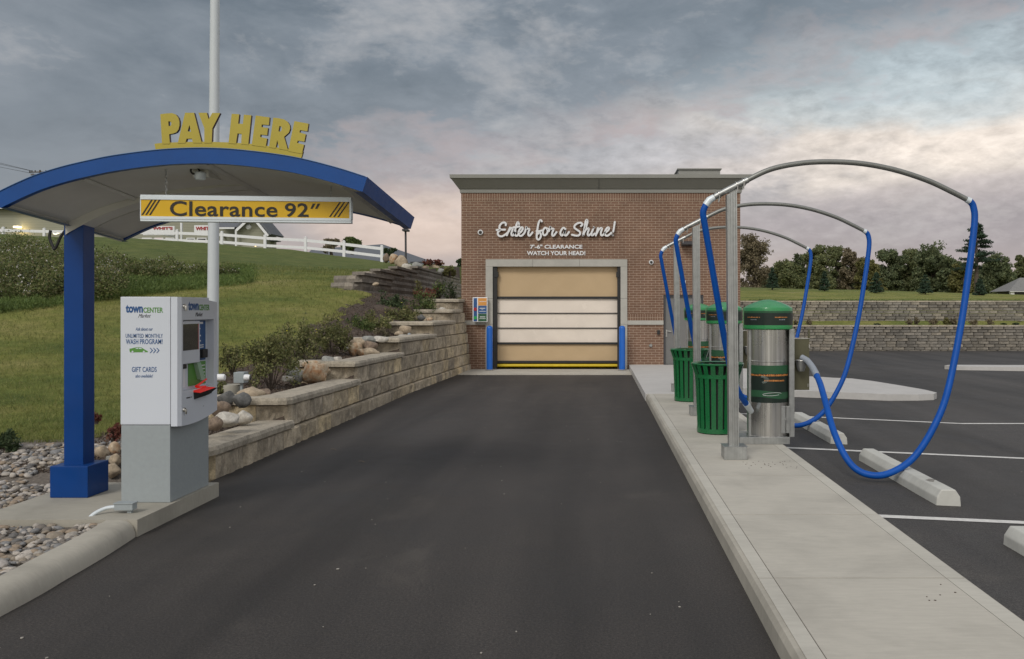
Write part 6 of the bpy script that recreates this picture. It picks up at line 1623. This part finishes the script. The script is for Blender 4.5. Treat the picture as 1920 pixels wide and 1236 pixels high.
shop_sign(268, 327, 424, 441, "larger white sign with red WHIT'S lettering behind the fence, partly under the canopy", "WHIT'S", 425.5, 431, 286, 324, 'Meats Feed Shop')
shop_sign(364, 400, 422.5, 438, "smaller white sign with red WHIT'S lettering left of the white pole", "WHIT'S", 425, 432, 367, 398, None)
wl = thing('wall_lamp', 'lit lamp throwing a yellow glow on the shop wall, far left over the fence', 'wall lamp', tuple(q3(37, 428)))
mb = MB(); a, b = q3(33, 425), q3(41, 428); mb.box(a.x, b.x, SY-.6, SY-.001, b.z, a.z); mb.build('lamp_housing', M['lamp'], wl)
ld = bpy.data.lights.new('wall_lamp_light', 'POINT'); ld.energy = 25; ld.color = (1, .72, .3); ld.shadow_soft_size = .15
lo = bpy.data.objects.new('wall_lamp_light', ld); col.objects.link(lo); lo.parent = wl; lo.location = Vector(q3(37, 432, SY-.5))-Vector(wl.location)
wl2 = thing('wall_lamp', 'bright white lamp on the shop just left of the blue column', 'wall lamp', tuple(q3(108, 438)))
mb = MB(); mb.tube([q3(100, 438, SY-1), q3(104, 439.5, SY-1), q3(109, 437.5, SY-1), q3(115, 435.5, SY-1)], .045, 6); mb.build('lamp_housing', M['lamp'], wl2)
wl3 = thing('porch_lamp', 'small glowing orange lamp low on the gable wall of the shop', 'porch lamp', tuple(W(479, 461, SY-5)))
mb = MB(); mb.lathe([(0, -.1), (.11, 0), (0, .12)], tuple(W(479, 461, SY-5)), 12); mb.build('bulb', mat('bulb_lit', (.9, .6, .3), .5, emit=(1, .6, .25), estr=3), wl3)
# grey shingle roofed barn to the right, lower beyond the crest
barn = thing('grey_roofed_barn', 'long low building with grey shingle roof beyond the end of the white fence', 'building', tuple(W(740, 490, 96)))
mb = MB(); p = [W(560, 474, 96), W(590, 468, 96), W(716, 461, 96), W(865, 518, 96)]
R0, R1 = W(585, 467, 104), W(717, 458, 104); E0, E1 = W(560, 492, 92), W(905, 535, 92); B0, B1 = W(560, 492, 116), W(905, 535, 116)
mb.add([E0, W(760, 492, 92), W(900, 532, 92), W(838, 500, 104), R1, R0, W(560, 492, 118), W(900, 532, 118)], [(0, 1, 4, 5), (1, 2, 3, 4), (3, 2, 7), (5, 4, 3, 7, 6)])
mb.build('roof', M['roof'], barn)
mb = MB(); a, b = W(560, 493, 93), W(898, 545, 93); mb.box(a.x, b.x, 93, 115, b.z, W(898, 533.5, 93).z); mb.build('wall', M['clap'], barn)
mb = MB(); a, b = W(770, 491, 91.9), W(800, 494, 91.9); mb.box(a.x, b.x, 91.7, 91.9, b.z, a.z); mb.build('fascia_board', M['seam'], barn)
lp = thing('lamp_post', 'thin dark parking lot lamp post left of the brick building', 'lamp post', tuple(W(761, 487, 62)))
mb = MB(); mb.tube([W(761, 492, 62), W(760.5, 433, 62)], .075, 10); mb.build('pole', M['seam'], lp)
mb = MB(); 
for dx in (-1, 1): a = W(761+dx*2.6-2.4, 430, 62); mb.box(a.x, a.x+.19, 61.6, 62.4, a.z-.16, a.z, 0, .03)
mb.build('lamp_head', M['seam'], lp)
up = thing('utility_pole', 'distant wooden utility pole with crossarms over the left side of the canopy', 'utility pole', tuple(W(75, 400, 130)))
mb = MB(); mb.tube([W(75, 470, 130), W(75, 319, 130)], [.18, .13], 8); mb.build('pole', M['wood_pole'], up)
for (y_, x0, x1) in ((323, 55, 97), (328, 58, 92)):
    mb = MB(); mb.tube([W(x0, y_, 130), W(x1, y_-.6, 130)], .09, 5); mb.build('crossarm', M['wood_pole'], up)
mb = MB()
for x_ in (56, 60, 66, 86, 93): mb.tube([W(x_, 323, 130), W(x_, 319.5, 130)], .09, 6)
build_each(mb, 'insulator', M['seam'], up)
for k, (ya, yb2) in enumerate(((299, 320), (303, 321), (309, 326))):
    mb = MB(); mb.tube(cat_rom([W(-200, ya-30, 118), W(-70, ya-9, 124), W(58+k*3, yb2, 130)], 6), .025, 4); wr = mb.build('overhead_wire', M['seam'])
    tag(wr, ['highest thin wire running from the utility pole to the left edge', 'middle thin wire running from the utility pole to the left edge', 'lowest thin wire running from the utility pole to the left edge'][k], 'wire', 'overhead wires')

# ------------------------------------------------------------------ trees
def tree(px, top_py, wpx, base_py, Y, kind, label, group, n=5000, size=.2, seed=0, name='deciduous_tree', open_=0.0, clumps=16, trunk=.16, crown_lo=.12):
    s = Y/F; base = W(px, base_py, Y); topz_ = CAMZ-(top_py-VY)*s; H = topz_-base.z; w_ = wpx*s/2
    r = random.Random(seed*13+1); t_ = thing(name, label, 'tree', tuple(base), group)
    mb = MB(); mb.tube([base+UZ*-.3, base+Vector((r.gauss(0, .1), 0, H*.35)), base+Vector((r.gauss(0, .2), 0, H*.8))], [trunk, trunk*.75, trunk*.25], 8)
    cl_, sp_ = [], []
    for k in range(clumps):
        a = r.uniform(0, 6.283); hh = crown_lo+(1-crown_lo)*r.random()*.93; prof = max(.15, 1-((hh-.38)/.66)**2)**.5
        rr = w_*prof*math.sqrt(r.random())*.85; q = base+Vector((rr*math.cos(a), rr*math.sin(a), H*hh)); 
        cs_ = w_*r.uniform(.28, .5)
        cl_.append(q); sp_.append((cs_, cs_, cs_*.85))
        st = base+Vector((0, 0, H*min(hh*.65, .7))); mb.tube([st, st.lerp(q, .6)+UZ*.05*H, q], [trunk*.35, trunk*.2, trunk*.06], 5)
    mb.build('trunk', M['bark'], t_)
    C2, S2 = [], []
    rs = np.random.RandomState(seed)
    for q, sp in zip(cl_, sp_):
        for _ in range(5):
            d = rs.normal(size=3); d /= np.linalg.norm(d); C2.append(np.array(q[:])+d*np.array(sp)*.75); S2.append(np.array(sp)*rs.uniform(.35, .8))
    V, Q = leaf_cloud(C2, max(6, int(n*(1-open_)/len(C2))), np.array(S2), size, seed, up=.4, aspect=.7)
    np_mesh('crown', V, Q, LG[kind], t_)
    return t_
gt = 'trees along the far edge beyond the berm'
TR = [
 (1412, 444, 58, 545, 88, 'bronze', 'airy reddish brown tree right beside the brick building', 5200, .16, .25, 26, .05),
 (1474, 490, 60, 552, 100, 'green', 'low rounded green tree right of the reddish tree', 5000, .22, 0, 18, .0),
 (1500, 478, 40, 552, 108, 'dark', 'tall thin leafy tree behind the low rounded one', 3000, .2, .2, 14, .0),
 (1537, 461, 52, 553, 104, 'green', 'tall green tree with yellowing top behind the end of the second hose arch', 6000, .22, 0, 22, .0),
 (1572, 460, 34, 553, 110, 'green', 'slender green tree with a tufted top left of the bronze tree', 4200, .2, .05, 16, .1),
 (1606, 458, 50, 554, 106, 'bronze', 'tall bronze tinged tree behind the second blue hose', 6000, .22, .1, 20, .0),
 (1632, 488, 46, 554, 98, 'olive', 'rounded olive yellow tree right of the second blue hose', 4200, .22, 0, 14, .0),
 (1667, 470, 54, 555, 106, 'dark', 'dark green tree with broken top right of the olive one', 6000, .24, 0, 20, .0),
 (1706, 466, 52, 556, 110, 'green', 'green tree left of the small gap of sky', 5200, .24, 0, 18, .1),
 (1748, 464, 66, 556, 104, 'dark', 'broad dark green tree left of the tall pine', 7500, .24, 0, 24, .0),
 (1786, 482, 46, 556, 100, 'dark', 'lower dark tree touching the left of the tall pine', 4200, .24, 0, 16, .0),
 (1808, 492, 46, 558, 96, 'olive', 'low olive tree under the tall pine', 3600, .22, 0, 14, .0),
 (1870, 480, 60, 560, 104, 'dark', 'dark green tree right of the tall pine above the grey roofed house', 6500, .24, 0, 20, .0),
 (1915, 472, 46, 560, 112, 'green', 'green tree cut by the right edge of the picture', 4200, .24, 0, 16, .0),
 (1455, 512, 60, 550, 112, 'dark', 'dark low thicket tree behind the leftmost spruce', 3800, .24, 0, 14, .0),
 (1590, 505, 70, 552, 116, 'dark', 'dark low tree filling behind the second spruce', 4600, .26, 0, 14, .0),
 (1690, 508, 80, 556, 118, 'dark', 'dark low tree filling behind the middle spruces', 5000, .26, 0, 14, .0),
 (1840, 512, 80, 560, 118, 'dark', 'dark low tree filling behind the rightmost spruce', 5000, .26, 0, 14, .0),
 (1960, 468, 60, 560, 108, 'dark', 'dark tree just outside the right edge beyond the house', 4000, .26, 0, 14, .0),
 (1530, 512, 60, 553, 118, 'bronze', 'brownish low tree between the first two spruces', 3600, .26, 0, 12, .0),
 (1640, 520, 60, 555, 114, 'dark', 'dark low tree filling behind the third spruce', 3600, .26, 0, 12, .0),
 (1760, 515, 70, 557, 114, 'bronze', 'brownish low tree between the fourth spruce and the pine', 4000, .26, 0, 12, .0),
]
for k, (px, tp, w_, bp, Y, kd, lab, n, sz2, op, clp, lo_) in enumerate(TR):
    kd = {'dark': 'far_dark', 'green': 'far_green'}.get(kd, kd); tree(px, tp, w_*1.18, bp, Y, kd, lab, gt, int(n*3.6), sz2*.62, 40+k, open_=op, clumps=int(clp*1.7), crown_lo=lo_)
# low trees and bushes peeking over the fence and barn on the left
tree(622, 449, 40, 475, 84, 'bronze', 'thin brown bush peeking over the fence left of the lamp post', 'bushes beyond the fence', 1000, .16, 80, open_=.3, clumps=9)
tree(660, 448, 40, 472, 82, 'green', 'green bush with reddish tips peeking over the fence', 'bushes beyond the fence', 2000, .16, 81, clumps=10)
tree(730, 465, 22, 476, 84, 'dark', 'small dark bush right of the last fence post', 'bushes beyond the fence', 700, .14, 82, clumps=6)
tree(868, 488, 22, 535, 60, 'dark', 'dark evergreen just showing left of the brick building', 'bushes beyond the fence', 1500, .14, 83, clumps=10)
# tall pine: layered horizontal boughs
def pine(px, top_py, wpx, base_py, Y, label):
    s = Y/F; base = W(px, base_py, Y); H = CAMZ-(top_py-VY)*s-base.z; w_ = wpx*s/2; r = random.Random(9)
    t_ = thing('pine_tree', label, 'tree', tuple(base)); mb = MB(); mb.tube([base-UZ*.3, base+UZ*H*.5, base+UZ*H*.98], [.25, .17, .04], 8); C_, S_2 = [], []
    for k in range(46):
        f = r.uniform(.36, .99); a = r.uniform(0, 6.283); L = w_*min(1, (1.03-f)*2.6)*r.uniform(.55, 1.05); st = base+UZ*H*f; tip = st+Vector((L*math.cos(a), L*math.sin(a), r.uniform(-.02, .10)*L+.1))
        mb.tube([st, tip], [.05, .015], 4)
        for g_ in (.4, .6, .8, .97):
            C_.append(st.lerp(tip, g_)[:]); S_2.append((.32+.1*r.random(), .32, .16))
    C_.append((base+UZ*H*.99)[:]); S_2.append((.2, .2, .35))
    mb.build('trunk', M['bark'], t_); V, Q = leaf_cloud(C_, 46, np.array(S_2), .13, 3, up=.8, aspect=.35); np_mesh('crown', V, Q, LG['spruce'], t_)
pine(1831, 419, 74, 556, 86, 'tall dark pine with layered boughs standing above the treeline')
def spruce(px, top_py, wpx, base_py, Y, label, seed):
    s = Y/F; base = W(px, base_py, Y); H = CAMZ-(top_py-VY)*s-base.z; w_ = wpx*s/2; r = random.Random(seed)
    t_ = thing('young_spruce', label, 'tree', tuple(base), 'young spruces planted along the berm'); mb = MB(); mb.tube([base-UZ*.1, base+UZ*H*.97], [.05, .01], 6); C_, S_2 = [], []
    for k in range(90):
        f = r.random()**1.25*.95+.03; a = r.uniform(0, 6.283); L = w_*(1-f)**.8*r.uniform(.75, 1.08); st = base+UZ*H*f
        tip = st+Vector((L*math.cos(a), L*math.sin(a), -.05*L+.04)); 
        if k % 3 == 0: mb.tube([st, tip], [.012, .004], 4)
        for g_ in (.45, .75, 1.0): C_.append(st.lerp(tip, g_)[:]); S_2.append((.10, .10, .05))
    C_.append((base+UZ*H*.96)[:]); S_2.append((.03, .03, .1))
    mb.build('trunk', M['bark'], t_); V, Q = leaf_cloud(C_, 22, np.array(S_2), .045, seed, up=.4, aspect=.35); np_mesh('crown', V, Q, LG['spruce'], t_)
for k, (px, tp, w_, bp, Y, lab) in enumerate(((1448, 504, 26, 541, 54, 'leftmost young spruce on the berm, in front of the reddish tree'), (1546, 510, 22, 545, 53, 'second young spruce from the left, between the two blue hoses'), (1643, 512, 30, 549, 52, 'third young spruce from the left, just right of the middle blue hose'), (1735, 517, 28, 551, 51, 'fourth young spruce from the left, left of the big blue hose'), (1837, 524, 26, 554, 50.5, 'rightmost young spruce, under the tall pine'))): spruce(px, tp, w_, bp, Y, lab, 60+k)
# shrubby tufts on the grass strip between the two walls
for k, (px, w_, h_, kd) in enumerate(((1492, 8, 10, 'bronze'), (1517, 12, 10, 'bronze'), (1705, 12, 11, 'bronze'), (1719, 12, 14, 'bronze'), (1750, 20, 13, 'bronze'), (1775, 14, 14, 'olive'), (1788, 20, 12, 'bronze'), (1825, 16, 11, 'bronze'), (1857, 18, 12, 'bronze'), (1645, 14, 3, 'dark'), (1882, 12, 3, 'dark'), (1905, 14, 4, 'dark'), (1910, 20, 8, 'bronze'))):
    shrub(px, 609.5, w_, h_, 37.6 if k < 12 else 38.6, kd, ['brown tuft at the far left of the grass strip, right of the nearest vacuum', 'second brown tuft on the grass strip, left of the middle hose', 'brown tuft on the grass strip, first right of the bare stretch', 'taller brown tuft beside it on the grass strip', 'wide brown bush in the middle of the grass strip', 'upright olive bush left of the big blue hose on the grass strip', 'bushy brown shrub just behind the big blue hose', 'brown bush right of the big blue hose on the grass strip', 'wide brown bush near the right end of the grass strip', 'flat dark tuft on the bare stretch of the grass strip', 'flat dark tuft near the right end of the grass strip', 'flat dark tuft at the right edge of the grass strip', 'brown shrub against the upper wall at the right edge'][k], 'small shrubs on the grass strip', 500, .035, 90+k)
# grass edge tufts hanging over the upper wall
r = np.random.RandomState(21); n = 900
C_ = np.stack([r.uniform(2, 40, n), r.uniform(39.3, 40.6, n), np.full(n, 2.05)], 1); C_[:, 2] = berm(C_[:, 0], C_[:, 1])+.02
V, Q = leaf_cloud(C_, 26, (.2, .12, .05), .05, 3, up=1.5, aspect=.18); o = np_mesh('berm_grass', V, Q, LG['weed']); tag(o, 'rough grass along the foot of the berm above the upper wall', 'grass', kind='stuff')
# house at far right
hs = thing('house', 'low grey roofed house behind the berm at the right edge', 'building', tuple(W(1900, 556, 80)))
HY = 80.0; mb = MB(); e0, e1 = W(1892, 546, HY), W(2050, 546, HY); rr0, rr1 = W(1912, 521, HY+2), W(1990, 521, HY+2)
mb.add([(e0.x, HY, e0.z), (e1.x, HY, e1.z), (rr1.x, HY+2, rr1.z), (rr0.x, HY+2, rr0.z), (e0.x, HY+4, e0.z), (e1.x, HY+4, e1.z)], [(0, 1, 2, 3), (3, 2, 5, 4), (0, 3, 4), (1, 5, 2), (0, 4, 5, 1)]); mb.build('roof', mat('house_roof', (.19, .19, .185), .9, var=.25, vscale=10), hs)
mb = MB(); a, b = W(1905, 547, HY), W(2030, 575, HY); mb.box(a.x, b.x, HY+.6, HY+3.6, b.z, a.z); mb.build('wall', M['seam'], hs)
mb = MB(); a, b = W(1897, 547, HY), W(1904, 572, HY); mb.box(a.x, b.x, HY+.2, HY+.5, b.z, a.z); a, b = W(1894, 546, HY), W(2048, 547.3, HY); mb.box(a.x, b.x, HY+.02, HY+.1, b.z, a.z); mb.build('porch_column', M['white'], hs)

# pale crumbs and leaves on the asphalt
r = random.Random(31); mb = MB()
for k in range(130):
    if k < 80: x, y, z = r.uniform(-3.1, .8), 3.4+r.random()**1.3*14, .002
    else: x, y = r.uniform(2.3, 9), r.uniform(4, 20); z = float(lotz(x))+.002
    s = r.uniform(.003, .007)*(1.5 if r.random() < .06 else 1); a = r.uniform(0, 6.28); pts = [(x+s*r.uniform(.6, 1.3)*math.cos(a+q), y+s*r.uniform(.6, 1.6)*math.sin(a+q), z) for q in (0, 1.3, 2.5, 3.9, 5.1)]
    mb.prism([(p[0], p[1]) for p in pts], z, z+s*.5, 'z')
o = mb.build('asphalt_crumbs', mat('pale_crumb', (.34, .32, .28), .8, var=.3)); tag(o, 'pale crumbs of stone scattered over the asphalt', 'debris', kind='stuff')
mb = MB()
for k in range(34):
    x, y = (r.uniform(1.45, 1.95), r.uniform(8.25, 8.65)) if k < 28 else (r.uniform(1.7, 1.95), r.uniform(4.5, 4.8)); s = r.uniform(.003, .007)
    mb.prism([(x+s*math.cos(q), y+s*math.sin(q)) for q in (0, 1.3, 2.5, 3.9, 5.1)], KH+.0012, KH+.004, 'z')
o = mb.build('walk_crumbs', M['bark']); tag(o, 'dark crumbs of dirt on the sidewalk by the front boom post', 'debris', kind='stuff')
for (px, py, s, lab) in ((627, 843, .05, 'curled pale dry leaf on the asphalt in front of the second wall step'), (680, 866, .045, 'small dry leaf on the asphalt, right of the curled one')):
    q = G(px, py, .003); V = []; Fc = []
    for i in range(5):
        t2 = i/4; w2 = s*.35*math.sin(math.pi*min(max(t2, .06), .94)); V += [(q.x-s+2*s*t2, q.y-w2, .004+.012*math.sin(t2*5)), (q.x-s+2*s*t2+.01, q.y+w2, .006+.01*math.cos(t2*4))]
    for i in range(4): Fc.append((2*i, 2*i+2, 2*i+3, 2*i+1))
    tag(link_mesh('dry_leaf', V, Fc, mat('dry_leaf', (.20, .15, .10), .9)), lab, 'leaf', 'dry leaves on the asphalt')

for o in list(bpy.data.objects):
    if '_w' in o: del o['_w']
sc.render.engine = 'CYCLES'
